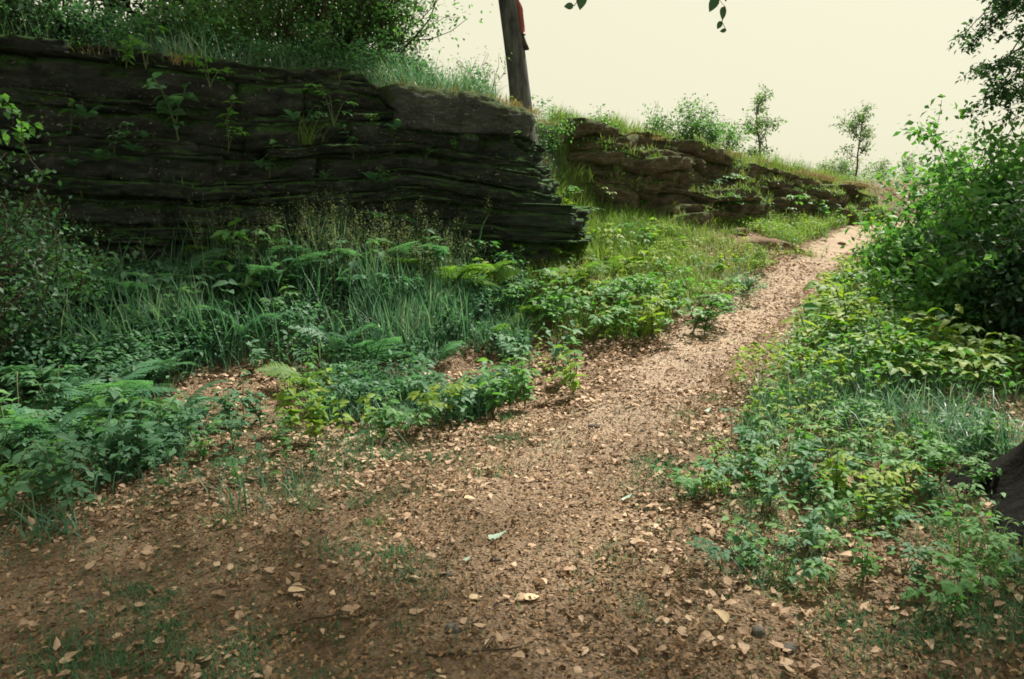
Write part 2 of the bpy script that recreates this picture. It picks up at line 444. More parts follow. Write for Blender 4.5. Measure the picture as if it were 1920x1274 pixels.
def rock_mat(name, rock_a, rock_b, moss_c, moss_amt, lichen=.5, red=0.0):
    m, nt, out = new_mat(name); N, L = nt.nodes, nt.links
    geo = N.new("ShaderNodeNewGeometry")
    mp = N.new("ShaderNodeMapping"); mp.inputs["Scale"].default_value = (1, 1, 3.5)
    L.new(geo.outputs["Position"], mp.inputs[0])
    n1 = N.new("ShaderNodeTexNoise"); n1.inputs["Scale"].default_value = 2.6; n1.inputs["Detail"].default_value = 9; n1.inputs["Roughness"].default_value = .68
    L.new(mp.outputs[0], n1.inputs["Vector"])
    cr = ramp(nt, [(.28, rock_a), (.52, tuple((a + b) / 2 for a, b in zip(rock_a, rock_b))), (.75, rock_b)])
    L.new(n1.outputs["Fac"], cr.inputs[0])
    # lichen specks
    n2 = N.new("ShaderNodeTexNoise"); n2.inputs["Scale"].default_value = 26; n2.inputs["Detail"].default_value = 3
    L.new(geo.outputs["Position"], n2.inputs["Vector"])
    lr = ramp(nt, [(.63, (0, 0, 0)), (.70, (1, 1, 1))]); L.new(n2.outputs["Fac"], lr.inputs[0])
    n2b = N.new("ShaderNodeTexNoise"); n2b.inputs["Scale"].default_value = 1.7
    L.new(geo.outputs["Position"], n2b.inputs["Vector"])
    lb = ramp(nt, [(.42, (0, 0, 0)), (.62, (lichen,) * 3)]); L.new(n2b.outputs["Fac"], lb.inputs[0])
    lm = N.new("ShaderNodeMath"); lm.operation = 'MULTIPLY'; L.new(lr.outputs[0], lm.inputs[0]); L.new(lb.outputs[0], lm.inputs[1])
    mx1 = N.new("ShaderNodeMix"); mx1.data_type = 'RGBA'; mx1.inputs[7].default_value = (.50, .49, .44, 1)
    L.new(lm.outputs[0], mx1.inputs[0]); L.new(cr.outputs[0], mx1.inputs[6])
    # moss where the rock faces up and is damp
    sx = N.new("ShaderNodeSeparateXYZ"); L.new(geo.outputs["Normal"], sx.inputs[0])
    n3 = N.new("ShaderNodeTexNoise"); n3.inputs["Scale"].default_value = 3.2; n3.inputs["Detail"].default_value = 7; n3.inputs["Roughness"].default_value = .7
    ma = N.new("ShaderNodeMath"); ma.operation = 'MULTIPLY_ADD'; ma.inputs[1].default_value = .45
    mp3 = N.new("ShaderNodeMapping"); mp3.inputs["Scale"].default_value = (.8, .8, 3.2)
    L.new(geo.outputs["Position"], mp3.inputs[0]); L.new(mp3.outputs[0], n3.inputs["Vector"])
    L.new(sx.outputs[2], ma.inputs[0]); L.new(n3.outputs["Fac"], ma.inputs[2])
    mrp = ramp(nt, [(.50, (0, 0, 0)), (.66, (moss_amt,) * 3)]); L.new(ma.outputs[0], mrp.inputs[0])
    mc = ramp(nt, [(.3, tuple(c * .5 for c in moss_c)), (.7, moss_c)]); L.new(n2.outputs["Fac"], mc.inputs[0])
    mx2 = N.new("ShaderNodeMix"); mx2.data_type = 'RGBA'
    L.new(mrp.outputs[0], mx2.inputs[0]); L.new(mx1.outputs[2], mx2.inputs[6]); L.new(mc.outputs[0], mx2.inputs[7])
    bs = N.new("ShaderNodeBsdfPrincipled"); bs.inputs["Roughness"].default_value = .9; bs.inputs["Specular IOR Level"].default_value = .15
    L.new(mx2.outputs[2], bs.inputs["Base Color"])
    n4 = N.new("ShaderNodeTexNoise"); n4.inputs["Scale"].default_value = 14; n4.inputs["Detail"].default_value = 8; n4.inputs["Roughness"].default_value = .7
    L.new(mp.outputs[0], n4.inputs["Vector"])
    bp = N.new("ShaderNodeBump"); bp.inputs["Strength"].default_value = .9; bp.inputs["Distance"].default_value = .05
    mp2 = N.new("ShaderNodeMapping"); mp2.inputs["Scale"].default_value = (1, 1, 13)
    L.new(geo.outputs["Position"], mp2.inputs[0])
    n5 = N.new("ShaderNodeTexNoise"); n5.inputs["Scale"].default_value = 2.2; n5.inputs["Detail"].default_value = 7; n5.inputs["Roughness"].default_value = .65
    L.new(mp2.outputs[0], n5.inputs["Vector"])
    b2 = N.new("ShaderNodeBump"); b2.inputs["Strength"].default_value = 1.0; b2.inputs["Distance"].default_value = .10
    L.new(n5.outputs["Fac"], b2.inputs["Height"]); L.new(b2.outputs[0], bp.inputs["Normal"])
    L.new(n4.outputs["Fac"], bp.inputs["Height"]); L.new(bp.outputs[0], bs.inputs["Normal"])
    L.new(bs.outputs[0], out.inputs["Surface"])
    return m
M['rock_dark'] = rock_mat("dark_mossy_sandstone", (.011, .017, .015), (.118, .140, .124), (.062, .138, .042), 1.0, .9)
M['rock_cap'] = rock_mat("capping_sandstone", (.040, .045, .045), (.17, .185, .18), (.08, .125, .032), .9, 1.0)  # lighter than the beds: the more open sky at this end put into colour
M['rock_back'] = rock_mat("weathered_red_sandstone", (.065, .052, .040), (.30, .235, .178), (.095, .135, .042), .85, .35)
M['rock_red'] = rock_mat("pink_sandstone", (.17, .10, .075), (.36, .24, .18), (.08, .085, .035), .35, .1)
M['stone'] = rock_mat("grey_pebble", (.10, .095, .09), (.27, .25, .23), (.1, .1, .06), .1, .1)

def ground_mat(name, path=False):
    m, nt, out = new_mat(name); N, L = nt.nodes, nt.links
    geo = N.new("ShaderNodeNewGeometry")
    n1 = N.new("ShaderNodeTexNoise"); n1.inputs["Scale"].default_value = 1.5; n1.inputs["Detail"].default_value = 7; n1.inputs["Roughness"].default_value = .6
    n2 = N.new("ShaderNodeTexNoise"); n2.inputs["Scale"].default_value = 16; n2.inputs["Detail"].default_value = 10; n2.inputs["Roughness"].default_value = .8
    v = N.new("ShaderNodeTexVoronoi"); v.inputs["Scale"].default_value = 62; v.inputs["Randomness"].default_value = 1
    for n in (n1, n2, v): L.new(geo.outputs["Position"], n.inputs["Vector"])
    if path:
        c1 = ramp(nt, [(.3, (.22, .172, .132)), (.55, (.39, .308, .24)), (.75, (.52, .42, .335))])
        c2 = ramp(nt, [(.25, (.16, .115, .082)), (.5, (.37, .285, .215)), (.8, (.60, .49, .385))])
    else:
        c1 = ramp(nt, [(.3, (.095, .070, .049)), (.55, (.20, .145, .10)), (.75, (.31, .228, .16))])
        c2 = ramp(nt, [(.25, (.055, .040, .027)), (.5, (.19, .135, .09)), (.8, (.39, .285, .195))])
    L.new(n1.outputs["Fac"], c1.inputs[0]); L.new(n2.outputs["Fac"], c2.inputs[0])
    mx = N.new("ShaderNodeMix"); mx.data_type = 'RGBA'; mx.inputs[0].default_value = .55
    if path:            # less worn, more soil and crumbs, where the path widens out
        sp = N.new("ShaderNodeSeparateXYZ"); L.new(geo.outputs["Position"], sp.inputs[0])
        wr = N.new("ShaderNodeMapRange"); wr.inputs[1].default_value = 3.8; wr.inputs[2].default_value = 7.5; wr.inputs[3].default_value = .95; wr.inputs[4].default_value = 0
        L.new(sp.outputs[1], wr.inputs[0])
        s1 = ramp(nt, [(.3, (.095, .070, .049)), (.55, (.20, .145, .10)), (.75, (.31, .228, .16))])
        L.new(n1.outputs["Fac"], s1.inputs[0])
        mw = N.new("ShaderNodeMix"); mw.data_type = 'RGBA'
        L.new(wr.outputs[0], mw.inputs[0]); L.new(c1.outputs[0], mw.inputs[6]); L.new(s1.outputs[0], mw.inputs[7])
        s2 = ramp(nt, [(.25, (.055, .040, .027)), (.5, (.19, .135, .09)), (.8, (.39, .285, .195))])
        L.new(n2.outputs["Fac"], s2.inputs[0])
        mw2 = N.new("ShaderNodeMix"); mw2.data_type = 'RGBA'
        L.new(wr.outputs[0], mw2.inputs[0]); L.new(c2.outputs[0], mw2.inputs[6]); L.new(s2.outputs[0], mw2.inputs[7])
        c2 = type('o', (), {'outputs': [mw2.outputs[2]]})
        c1 = type('o', (), {'outputs': [mw.outputs[2]]})
    L.new(c1.outputs[0], mx.inputs[6]); L.new(c2.outputs[0], mx.inputs[7])
    mv = N.new("ShaderNodeMix"); mv.data_type = 'RGBA'; mv.blend_type = 'OVERLAY'; mv.inputs[0].default_value = .22
    L.new(mx.outputs[2], mv.inputs[6])
    bw = N.new("ShaderNodeSeparateColor"); L.new(v.outputs["Color"], bw.inputs[0])
    cc = N.new("ShaderNodeCombineColor")
    for i in range(3): L.new(bw.outputs[0], cc.inputs[i])
    L.new(cc.outputs[0], mv.inputs[7])
    bs = N.new("ShaderNodeBsdfPrincipled"); bs.inputs["Roughness"].default_value = .95; bs.inputs["Specular IOR Level"].default_value = .1
    L.new(mv.outputs[2], bs.inputs["Base Color"])
    ad = N.new("ShaderNodeMath"); ad.operation = 'ADD'
    L.new(n2.outputs["Fac"], ad.inputs[0]); L.new(v.outputs["Distance"], ad.inputs[1])
    bp = N.new("ShaderNodeBump"); bp.inputs["Strength"].default_value = .8; bp.inputs["Distance"].default_value = .025
    L.new(ad.outputs[0], bp.inputs["Height"]); L.new(bp.outputs[0], bs.inputs["Normal"])
    L.new(bs.outputs[0], out.inputs["Surface"])
    return m
M['ground'] = ground_mat("forest_soil")
M['path'] = ground_mat("trodden_path", True)

def plain(name, c, rough=.6):
    m, nt, out = new_mat(name); N, L = nt.nodes, nt.links
    tc = N.new("ShaderNodeTexCoord")
    n1 = N.new("ShaderNodeTexNoise"); n1.inputs["Scale"].default_value = 9; n1.inputs["Detail"].default_value = 6
    L.new(tc.outputs["Object"], n1.inputs["Vector"])
    cr = ramp(nt, [(.3, tuple(x * .7 for x in c)), (.7, c)]); L.new(n1.outputs["Fac"], cr.inputs[0])
    bs = N.new("ShaderNodeBsdfPrincipled"); bs.inputs["Roughness"].default_value = rough
    L.new(cr.outputs[0], bs.inputs["Base Color"]); L.new(bs.outputs[0], out.inputs["Surface"])
    return m
M['red'] = plain("red_paint", (.24, .04, .03), .55)
M['dark_wood'] = plain("dark_weathered_wood", (.03, .024, .02), .8)

# ------------------------------------------------------------------ ground and path
def axis(lo, hi, fine_lo, fine_hi, step, grow=1.12):
    a = list(np.arange(fine_lo, fine_hi + 1e-6, step))
    s = step
    while a[-1] < hi: s *= grow; a.append(a[-1] + s)
    s = step
    while a[0] > lo: s *= grow; a.insert(0, a[0] - s)
    return np.array(a)

gx = axis(-150, 160, -9.5, 12, .11); gy = axis(-60, 190, 1.2, 24, .11)
GX, GY = np.meshgrid(gx, gy, indexing='ij')
GZ = H(GX.ravel(), GY.ravel()).reshape(GX.shape)
nx_, ny_ = GX.shape
ii, jj = np.meshgrid(np.arange(nx_ - 1), np.arange(ny_ - 1), indexing='ij')
gq = np.stack([ii * ny_ + jj, (ii + 1) * ny_ + jj, (ii + 1) * ny_ + jj + 1, ii * ny_ + jj + 1], -1).reshape(-1, 4)
ground = link("ground", npmesh("ground", np.stack([GX, GY, GZ], -1).reshape(-1, 3), gq, M['ground'], True))
tag(ground, "brown woodland floor of soil and old leaf litter", "ground", kind="structure")

# path: a trodden strip whose domed middle lies a little proud and whose ragged edges sink into the soil
pp = []
for i in range(len(PATH) - 1):
    n = max(3, int(np.linalg.norm(PATH[i + 1] - PATH[i]) / .04))
    for k in range(n): pp.append(PATH[i] + (PATH[i + 1] - PATH[i]) * k / n)
pp = np.array(pp)
ker = np.hanning(71); ker /= ker.sum()
pp = np.stack([np.convolve(np.pad(pp[:, c], 35, mode='edge'), ker, 'valid') for c in (0, 1)], -1)
tg = np.gradient(pp, axis=0); tg /= np.linalg.norm(tg, axis=1)[:, None]
nr = np.stack([tg[:, 1], -tg[:, 0]], -1)
nw = 35; sv = np.linspace(-1, 1, nw)
_, hw = path_dist(pp[:, 0], pp[:, 1])
hwl = hw[:, None] * (1.0 + .5 * (fbm(pp[:, 0] * 1.3, pp[:, 1] * 1.3, 31, 3)[:, None] - .5))
PX = pp[:, None, 0] + nr[:, None, 0] * sv[None] * hwl; PY = pp[:, None, 1] + nr[:, None, 1] * sv[None] * hwl
PZ = H(PX.ravel(), PY.ravel()).reshape(PX.shape)
edge = np.abs(sv)[None] + 1.0 * (fbm(PX * 5, PY * 5, 41, 4) - .5)
PZ = PZ + .012 - .035 * sstep(.62, 1.0, edge)
kk, ll = np.meshgrid(np.arange(len(pp) - 1), np.arange(nw - 1), indexing='ij')
pq = np.stack([kk * nw + ll, kk * nw + ll + 1, (kk + 1) * nw + ll + 1, (kk + 1) * nw + ll], -1).reshape(-1, 4)
path = link("path", npmesh("path", np.stack([PX, PY, PZ], -1).reshape(-1, 3), pq, M['path'], True))
tag(path, "trodden earth footpath strewn with beige leaf crumbs climbing past the rocks", "path", kind="structure")

# ------------------------------------------------------------------ rock outcrops
def resample(poly, step):
    poly = np.asarray(poly, float); out = []
    for i in range(len(poly) - 1):
        n = max(2, int(np.linalg.norm(poly[i + 1] - poly[i]) / step))
        for k in range(n): out.append(poly[i] + (poly[i + 1] - poly[i]) * k / n)
    out.append(poly[-1]); return np.array(out)

class Face:
    def __init__(self, poly, step=.038, smooth=21):
        P = resample(poly, step)
        ker = np.hanning(smooth); ker /= ker.sum(); h = smooth // 2
        self.P = np.stack([np.convolve(np.pad(P[:, c], h, mode='edge'), ker, 'valid') for c in (0, 1)], -1)
        T = np.gradient(self.P, axis=0); T /= np.linalg.norm(T, axis=1)[:, None]
        self.N = np.stack([T[:, 1], -T[:, 0]], -1)          # outwards, towards the path
        self.u = np.concatenate([[0], np.cumsum(np.linalg.norm(np.diff(self.P, axis=0), axis=1))])
        self.n = len(self.P)

def joints(u, seed, wmin, wmax, amp, notch=.0):
    """blocky offsets between vertical joints in a bed, with a notch at each joint"""
    r = np.random.RandomState(seed); out = np.zeros(len(u)); x = r.uniform(-.5, 0)
    while x < u[-1] + 1:
        w = r.uniform(wmin, wmax)
        m = (u >= x) & (u < x + w)
        out[m] = r.uniform(-amp, amp) + (u[m] - x - w / 2) * r.uniform(-.12, .12) - notch * (np.minimum(u[m] - x, x + w - u[m]) < .022)
        x += w
    return out

def bed_mesh(name, fc, z0, z1, off, mat, seed, k=6, i0=0, i1=None, back=.75, rough=.03, round_=.12, ends=False, chip=1.0, smooth=False):
    """one bed of rock: a chipped, jointed front, an undercut foot, a sharp lip and a top ledge"""
    i1 = fc.n if i1 is None else i1
    P, Nn, u = fc.P[i0:i1], fc.N[i0:i1], fc.u[i0:i1]
    z0, z1, off = z0[i0:i1], z1[i0:i1], off[i0:i1]
    n = len(u); th = np.maximum(z1 - z0, .002)
    if ends:
        e = np.minimum(u - u[0], u[-1] - u)
        off = off - .5 * (1 - np.clip(e / .12, 0, 1)) ** 2.2
    rows = []
    s = np.linspace(0, 1, k)
    rows.append((np.full(n, -back), z0 - .0))
    big = joints(u, seed + 3, .12, .9, rough * 1.1 * chip)
    for j in range(k):
        t = s[j]
        prof = -round_ * np.minimum(th, .35) * (t ** 6) - .5 * np.minimum(th, .22) * (1 - t) ** 1.6
        zz = z0 + th * t
        small = joints(u, seed * 7 + j, .06, .30, rough * .6 * chip)
        rg = 1 - np.abs(2 * fbm(u * 1.9, zz * 9 + seed, seed, 3) - 1)
        nz = big + small + rough * ((rg - .6) * 1.2 + (fbm(u * 11, zz * 26, seed + 5, 3) - .5) * 1.6)
        rows.append((off + prof + nz, zz + (vnoise(u * 9, j * 1.7 + seed, seed + 8) - .5) * .012 * (0 < j < k - 1)))
    rows.append((np.full(n, -back), z1 + .012))
    V = np.stack([np.stack([P[:, 0] + Nn[:, 0] * o, P[:, 1] + Nn[:, 1] * o, z], -1) for o, z in rows], 1)
    m = len(rows)
    a, b = np.meshgrid(np.arange(n - 1), np.arange(m - 1), indexing='ij')
    q = np.stack([a * m + b, (a + 1) * m + b, (a + 1) * m + b + 1, a * m + b + 1], -1).reshape(-1, 4)
    return npmesh(name, V.reshape(-1, 3), q, mat, smooth)

# --- big dark outcrop on the left
f1 = Face([(-11.5, 4.0), (-9, 5.6), (-5.5, 7.8), (-2.4, 9.5), (-.7, 10.43), (-.15, 10.72), (.06, 10.92), (.20, 11.45), (.45, 13.0)])
gb = H(f1.P[:, 0] + f1.N[:, 0] * .5, f1.P[:, 1] + f1.N[:, 1] * .5)
zbase = np.minimum(gb, .7) - .35
ztop = HIGH(f1.P[:, 0] - f1.N[:, 0] * .6, f1.P[:, 1] - f1.N[:, 1] * .6) + .02
ztop = np.minimum(ztop, 3.42) + .14 * (fbm(f1.u * .7, f1.u * 0, 77, 3) - .5)
u_corner = f1.u[np.argmin(np.hypot(f1.P[:, 0] - .06, f1.P[:, 1] - 10.92))]
ic_corner = int(np.argmin(abs(f1.u - u_corner)))
u_cap = u_corner - 1.95
cap_z = 2.66 + .05 * (fbm(f1.u * 1.2, 0, 78, 2) - .5)
top_line = np.where(f1.u > u_cap, cap_z, ztop)
top_line = np.convolve(np.pad(top_line, 6, mode='edge'), np.ones(13) / 13, 'valid')
outcrop = empty("rock_outcrop", (f1.P[f1.n // 2, 0], f1.P[f1.n // 2, 1], 0.5))
tag(outcrop, "long dark mossy layered sandstone outcrop in the shade of the trees", "rock", kind="thing")
INV = Matrix.Translation(-Vector(outcrop.location))
thick = [.30, .22, .05, .40, .06, .045, .12, .04, .20, .05, .07, .04, .14, .05, .035, .22, .045, .06, .11, .04, .26, .05, .09, .045, .30, .07, .05, .16]
tot = np.zeros(f1.n); T = []
for i, t in enumerate(thick):
    tt = t * np.clip(.55 + .9 * fbm(f1.u * .35, i * 3.3, 100 + i, 3), .03, 2.2) * (sstep(.30, .42, fbm(f1.u * .5, i * 5.1, 150 + i, 2)) if t < .08 else 1.0)
    T.append(tt + .002); tot += tt + .002
zc = zbase.copy()
cum = np.zeros(f1.n); LEDGE1 = []; LEDGE2 = []
nb = len(thick)
endw = sstep(u_corner - .45, u_corner + .1, f1.u)
for i in range(nb):
    cum = cum + T[i]
    z1 = np.minimum(zbase + cum / tot * (ztop - zbase) + .03 * (fbm(f1.u * 1.1, i * .2, 61, 3) - .5), top_line)
    z1 = np.maximum(z1, zc)
    rel = i / (nb - 1); zmid = float(((zc + z1) / 2)[ic_corner])
    off = .26 * (1 - rel) ** 1.2 + (R.uniform(.0, .12) if thick[i] > .1 else R.uniform(-.14, .10)) + .30 * (fbm(f1.u * .3, i * .45, 200, 3) - .5)
    off = off + joints(f1.u, 900 + i, .7, 3.2, .09 if thick[i] > .1 else .06, .05)
    ext = (.62 if zmid < 1.2 else .82 if zmid < 1.72 else .30 * (1 - sstep(1.72, 2.7, zmid)) + .05) + R.uniform(-.04, .04)
    off = off * (1 - .8 * endw) + ext * endw
    if i == nb - 1: off = off - .1
    o = link("stratum", bed_mesh("stratum", f1, zc, z1, off, M['rock_dark'], 300 + 11 * i, k=7 if thick[i] > .1 else 4, rough=.055), outcrop)
    o.matrix_parent_inverse = INV
    LEDGE1.append((off.copy(), z1.copy()))
    zc = z1
ic = int(np.argmin(abs(f1.u - u_cap))); ie = int(np.argmin(abs(f1.u - (u_corner + .55))))
capo = .22 + .05 * (fbm(f1.u * 1.1, 0, 55, 3) - .5)
cap_top = np.maximum(ztop - .12 - .20 * sstep(u_corner - .75, u_corner + .1, f1.u) , cap_z + .4)
cb = link("capping_block", bed_mesh("capping_block", f1, cap_z + .015, cap_top, capo, M['rock_cap'], 771, k=16, i0=ic, i1=ie, rough=.03, round_=.3, ends=True, chip=.35, smooth=True), outcrop)
cb.matrix_parent_inverse = INV
cb["label"] = "massive smooth-faced block capping the layered beds"

# --- lower broken ledge behind, along the upper path
f2 = Face([(1.1, 14.9), (1.6, 14.75), (2.4, 15.3), (3.3, 16), (5.7, 18), (8.2, 20), (10.4, 22.0), (10.9, 22.8), (10.9, 24.0)], .04)
gb2 = H(f2.P[:, 0] + f2.N[:, 0] * .7, f2.P[:, 1] + f2.N[:, 1] * .7)
zb2 = np.minimum(gb2, 1.5) - .35
zt2 = HIGH(f2.P[:, 0] - f2.N[:, 0] * .7, f2.P[:, 1] - f2.N[:, 1] * .7) + .0 - .28 * sstep(5.5, 8, f2.u) + .45 * (fbm(f2.u * .8, 0, 91, 3) - .5)
ledge = empty("rock_ledge", (5.7, 18, 1.2))
tag(ledge, "low broken sandstone ledge in sun and shade beside the upper path", "rock", kind="thing")
INV2 = Matrix.Translation(-Vector(ledge.location))
th2 = [.3, .22, .16, .26, .12, .2, .14, .24, .12, .2, .16]
tot2 = np.zeros(f2.n); T2 = []
for i, t in enumerate(th2):
    tt = t * np.clip(.1 + 2.0 * fbm(f2.u * .6, i * 2.3, 400 + i, 3) ** 1.3, .05, 2.4)
    T2.append(tt); tot2 += tt
zc = zb2.copy(); nb2 = len(th2)
for i in range(nb2):
    z1 = zc + T2[i] / tot2 * (zt2 - zb2)
    rel = i / (nb2 - 1)
    off = .50 * (1 - rel) + R.uniform(-.09, .11) + 1.3 * (fbm(f2.u * .45, i * .3, 500, 4) - .5)
    off = off + joints(f2.u, 950 + i, .2, 1.1, .13)
    o = link("stratum", bed_mesh("stratum", f2, zc, z1, off, M['rock_back'], 600 + 13 * i, rough=.065, round_=.2), ledge)
    o.matrix_parent_inverse = INV2
    LEDGE2.append((off.copy(), z1.copy()))
    zc = z1

def boulder(name, loc, size, seed, mat, parent=None, flat=.55):
    n, m = 20, 12
    th = np.linspace(0, 2 * pi, n, endpoint=False); ph = np.linspace(-pi / 2, pi / 2, m)
    A, B = np.meshgrid(th, ph, indexing='ij')
    d = np.stack([np.cos(B) * np.cos(A), np.cos(B) * np.sin(A), np.sin(B)], -1)
    d = np.sign(d) * np.abs(d) ** .75
    w = 1 + .5 * (fbm(d[..., 0] * 1.6 + seed, d[..., 1] * 1.6 + d[..., 2] * 1.3, seed, 3) - .5)
    V = d * w[..., None] * np.array(size)
    q = []
    for i in range(n):
        for j in range(m - 1):
            q.append((i * m + j, ((i + 1) % n) * m + j, ((i + 1) % n) * m + j + 1, i * m + j + 1))
    o = link(name, npmesh(name, V.reshape(-1, 3), np.array(q), mat, True), None, loc)
    if parent: o.parent = parent; o.matrix_parent_inverse = Matrix.Translation(-Vector(parent.location))
    return o


# ------------------------------------------------------------------ trees
def leaf_cloud(anchors, n, size, rng, jitter=.18, flat=.6, tmpl=LEAF_S):
    A = np.asarray(anchors)
    idx = rng.randint(0, len(A), n)
    loc = A[idx] + rng.normal(0, 1, (n, 3)) * jitter * np.array([1, 1, .7])
    rot = rot_z(rng.uniform(0, 2 * pi, n)) @ rot_x(rng.normal(-.25, flat, n)) @ rot_y(rng.normal(0, flat, n))
    return scatter(tmpl, loc, rot, rng.uniform(.65, 1.25, n) * size)

def grow(rng, p, d, L, r, lvl, maxl, tubes, tips, nchild=5, spread=.9, up=.12, wander=.16, keep=None, tmin=.3, ratio=(.4, .65)):
    k = 7; P = [np.array(p, float)]; d = np.array(d, float); d /= np.linalg.norm(d)
    for i in range(k - 1):
        d = d + rng.normal(0, wander, 3) + np.array([0, 0, up * (1 if lvl else .3)])
        d /= np.linalg.norm(d); q = P[-1] + d * L / (k - 1)
        if keep is not None and lvl > 0 and not keep(q): break
        P.append(q)
    if len(P) < 3: return
    P = np.array(P); rad = np.linspace(r, r * .35, len(P))
    tubes.append((lvl, P, rad))
    if lvl == maxl:
        for q in P[1:]: tips.append(q)
        return
    if lvl == maxl - 1:
        for q in P[3:]: tips.append(q)
    for c in range(nchild + rng.randint(0, 3)):
        t = rng.uniform(tmin, 1.0) * (len(P) - 1); i = min(int(t), len(P) - 2)
        q = P[i] + (P[i + 1] - P[i]) * (t - i)
        a = rng.normal(0, 1, 3); ax = P[i + 1] - P[i]; ax /= np.linalg.norm(ax)
        a -= ax * (a @ ax); a /= np.linalg.norm(a) + 1e-6
        nd = ax * cos(spread) + a * sin(spread)
        grow(rng, q, nd, L * rng.uniform(*ratio), max(r * .45, .004), lvl + 1, maxl, tubes, tips, nchild, spread, up, wander, keep, .25)

def tree(name, base, height, r, label, leaf_n, leaf_size, mat, bark, seed, lean=(0, 0), maxl=2, nchild=6, spread=1.0, up=.10,
         jitter=.2, keep=None, tmin=.3, cat="tree", group=None, wander=.1, flare=True, trunk_n=10, ratio=(.4, .65)):
    rng = np.random.RandomState(seed)
    tubes, tips = [], []
    grow(rng, (0, 0, -.15), (lean[0], lean[1], 1), height, r, 0, maxl, tubes, tips, nchild, spread, up, wander,
         None if keep is None else (lambda q: keep(q + np.array(base))), tmin, ratio)
    root = empty(name, base); tag(root, label, cat, group, "thing")
    lv, P, rad = tubes[0]
    rad = rad.copy()
    if flare: rad[0] *= 1.5
    Pd = np.stack([np.interp(np.linspace(0, 1, 25), np.linspace(0, 1, len(P)), P[:, c]) for c in range(3)], -1)
    rd = np.interp(np.linspace(0, 1, 25), np.linspace(0, 1, len(P)), rad)
    a = Acc(); a.add(*tube(Pd, rd, trunk_n)); link("trunk", a.mesh("trunk", bark, True), root)
    if len(tubes) > 1:
        a = Acc()
        for lv, P, rad in tubes[1:]: a.add(*tube(P, np.maximum(rad, .003), 3 if lv else 5, False))
        link("limbs", a.mesh("limbs", bark, True), root)
    if leaf_n and tips:
        V, F = leaf_cloud(tips, leaf_n, leaf_size, rng, jitter)
        if keep is not None:
            c = V[F].mean(1) + np.array(base)
            # drop whole leaves that stray
            nl = len(F) // leaf_n; ok = np.array([True] * leaf_n)
            cc = c.reshape(leaf_n, nl, 3).mean(1)
            ok = np.array([keep(q) for q in cc])
            F = F.reshape(leaf_n, nl, 3)[ok].reshape(-1, 3)
        link("crown", npmesh("crown", V, F, mat), root)
    return root

# beech with a bare grey trunk standing on the big outcrop; its crown is above the picture
tb = at(985, 200, 13.6)
beech = empty("beech_tree", (tb.x, tb.y, h1(tb.x, tb.y)))
tag(beech, "tall tree with bare grey trunk standing behind the capping block", "tree")
top = at(958, -40, 13.6)
bz = beech.location.z
dxz = (top.x - tb.x) / (top.z - tb.z)
zs = np.linspace(-.3, 9.5, 60)
Pt = np.stack([dxz * zs + .02 * np.sin(zs * 1.3), 0 * zs, zs], -1)
rt = np.interp(zs, [-.3, 0, .35, 1.2, 3, 9.5], [.30, .26, .205, .18, .165, .12])
a = Acc(); a.add(*tube(Pt, rt, 20)); link("trunk", a.mesh("trunk", M['bark_grey'], True), beech)
rngb = np.random.RandomState(5); tubes, tips = [], []
for i in range(11):
    zz = rngb.uniform(6.0, 9.4); an = rngb.uniform(0, 2 * pi)
    grow(rngb, (dxz * zz, 0, zz), (cos(an), sin(an), .55), rngb.uniform(2.2, 3.6), .07, 1, 2, tubes, tips, 6, .8, .08)
a = Acc()
for lv, P, rad in tubes: a.add(*tube(P, np.maximum(rad, .004), 5, False))
link("limbs", a.mesh("limbs", M['bark_grey'], True), beech)
def above_frame(m):
    return lambda q: project(q[0], q[1], q[2])[1] < -m
V, F = leaf_cloud(tips, 9000, .13, rngb, .3)
nl = len(F) // 9000; cc = (V[F].mean(1) + np.array(beech.location)).reshape(9000, nl, 3).mean(1)
okl = project(cc[:, 0], cc[:, 1], cc[:, 2])[1] < -25
link("crown", npmesh("crown", V, F.reshape(9000, nl, 3)[okl].reshape(-1, 3), M['canopy']), beech)

# the narrow red panel bent against the trunk, and the dark wedge under it
def trunk_pt(py):
    q = at(970, py, 13.6); z = q.z - bz
    return Vector((tb.x + dxz * z + .02 * sin(z * 1.3), 13.6, q.z)), float(np.interp(z, [0, .35, 1.2, 3, 9.5], [.26, .205, .18, .165, .12]))
def bent_plate(name, prof, mat, depth0=-.02, depth1=.10, thick=.012):
    """prof: (pixel row, inner overlap, outer reach) in metres from the trunk's surface"""
    rows = []
    for py, a0, a1 in prof:
        c, r = trunk_pt(py)
        x0, x1 = c.x + r + a0, c.x + r + a1
        rows.append([(x0, 13.6 - .10, c.z), (x1, 13.6 - .10 + .02, c.z), (x1, 13.6 + .05, c.z), (x0, 13.6 + .05, c.z)])
    V = np.array(rows); o = V[len(V) // 2].mean(0)
    n = len(V); q = []
    for i in range(n - 1):
        for j in range(4): q.append((i * 4 + j, i * 4 + (j + 1) % 4, (i + 1) * 4 + (j + 1) % 4, (i + 1) * 4 + j))
    q += [(0, 1, 2, 3), tuple((n - 1) * 4 + j for j in (3, 2, 1, 0))]
    return link(name, npmesh(name, (V - o).reshape(-1, 3), np.array(q), mat), None, o)
tag(bent_plate("red_panel", [(-14, -.06, .01), (3, -.05, .015), (12, -.05, .05), (20, -.045, .062), (30, -.04, .055), (40, -.04, .052), (52, -.035, .05), (66, -.02, .048)], M['red']),
    "narrow red panel fixed along the side of the grey trunk", "sign")
tag(bent_plate("bark_wedge", [(66, -.06, .01), (74, -.06, .03), (84, -.06, .05), (93, -.05, .075), (94, -.05, .02)], M['dark_wood']),
    "dark pointed wooden wedge under the red panel on the trunk", "wood wedge")

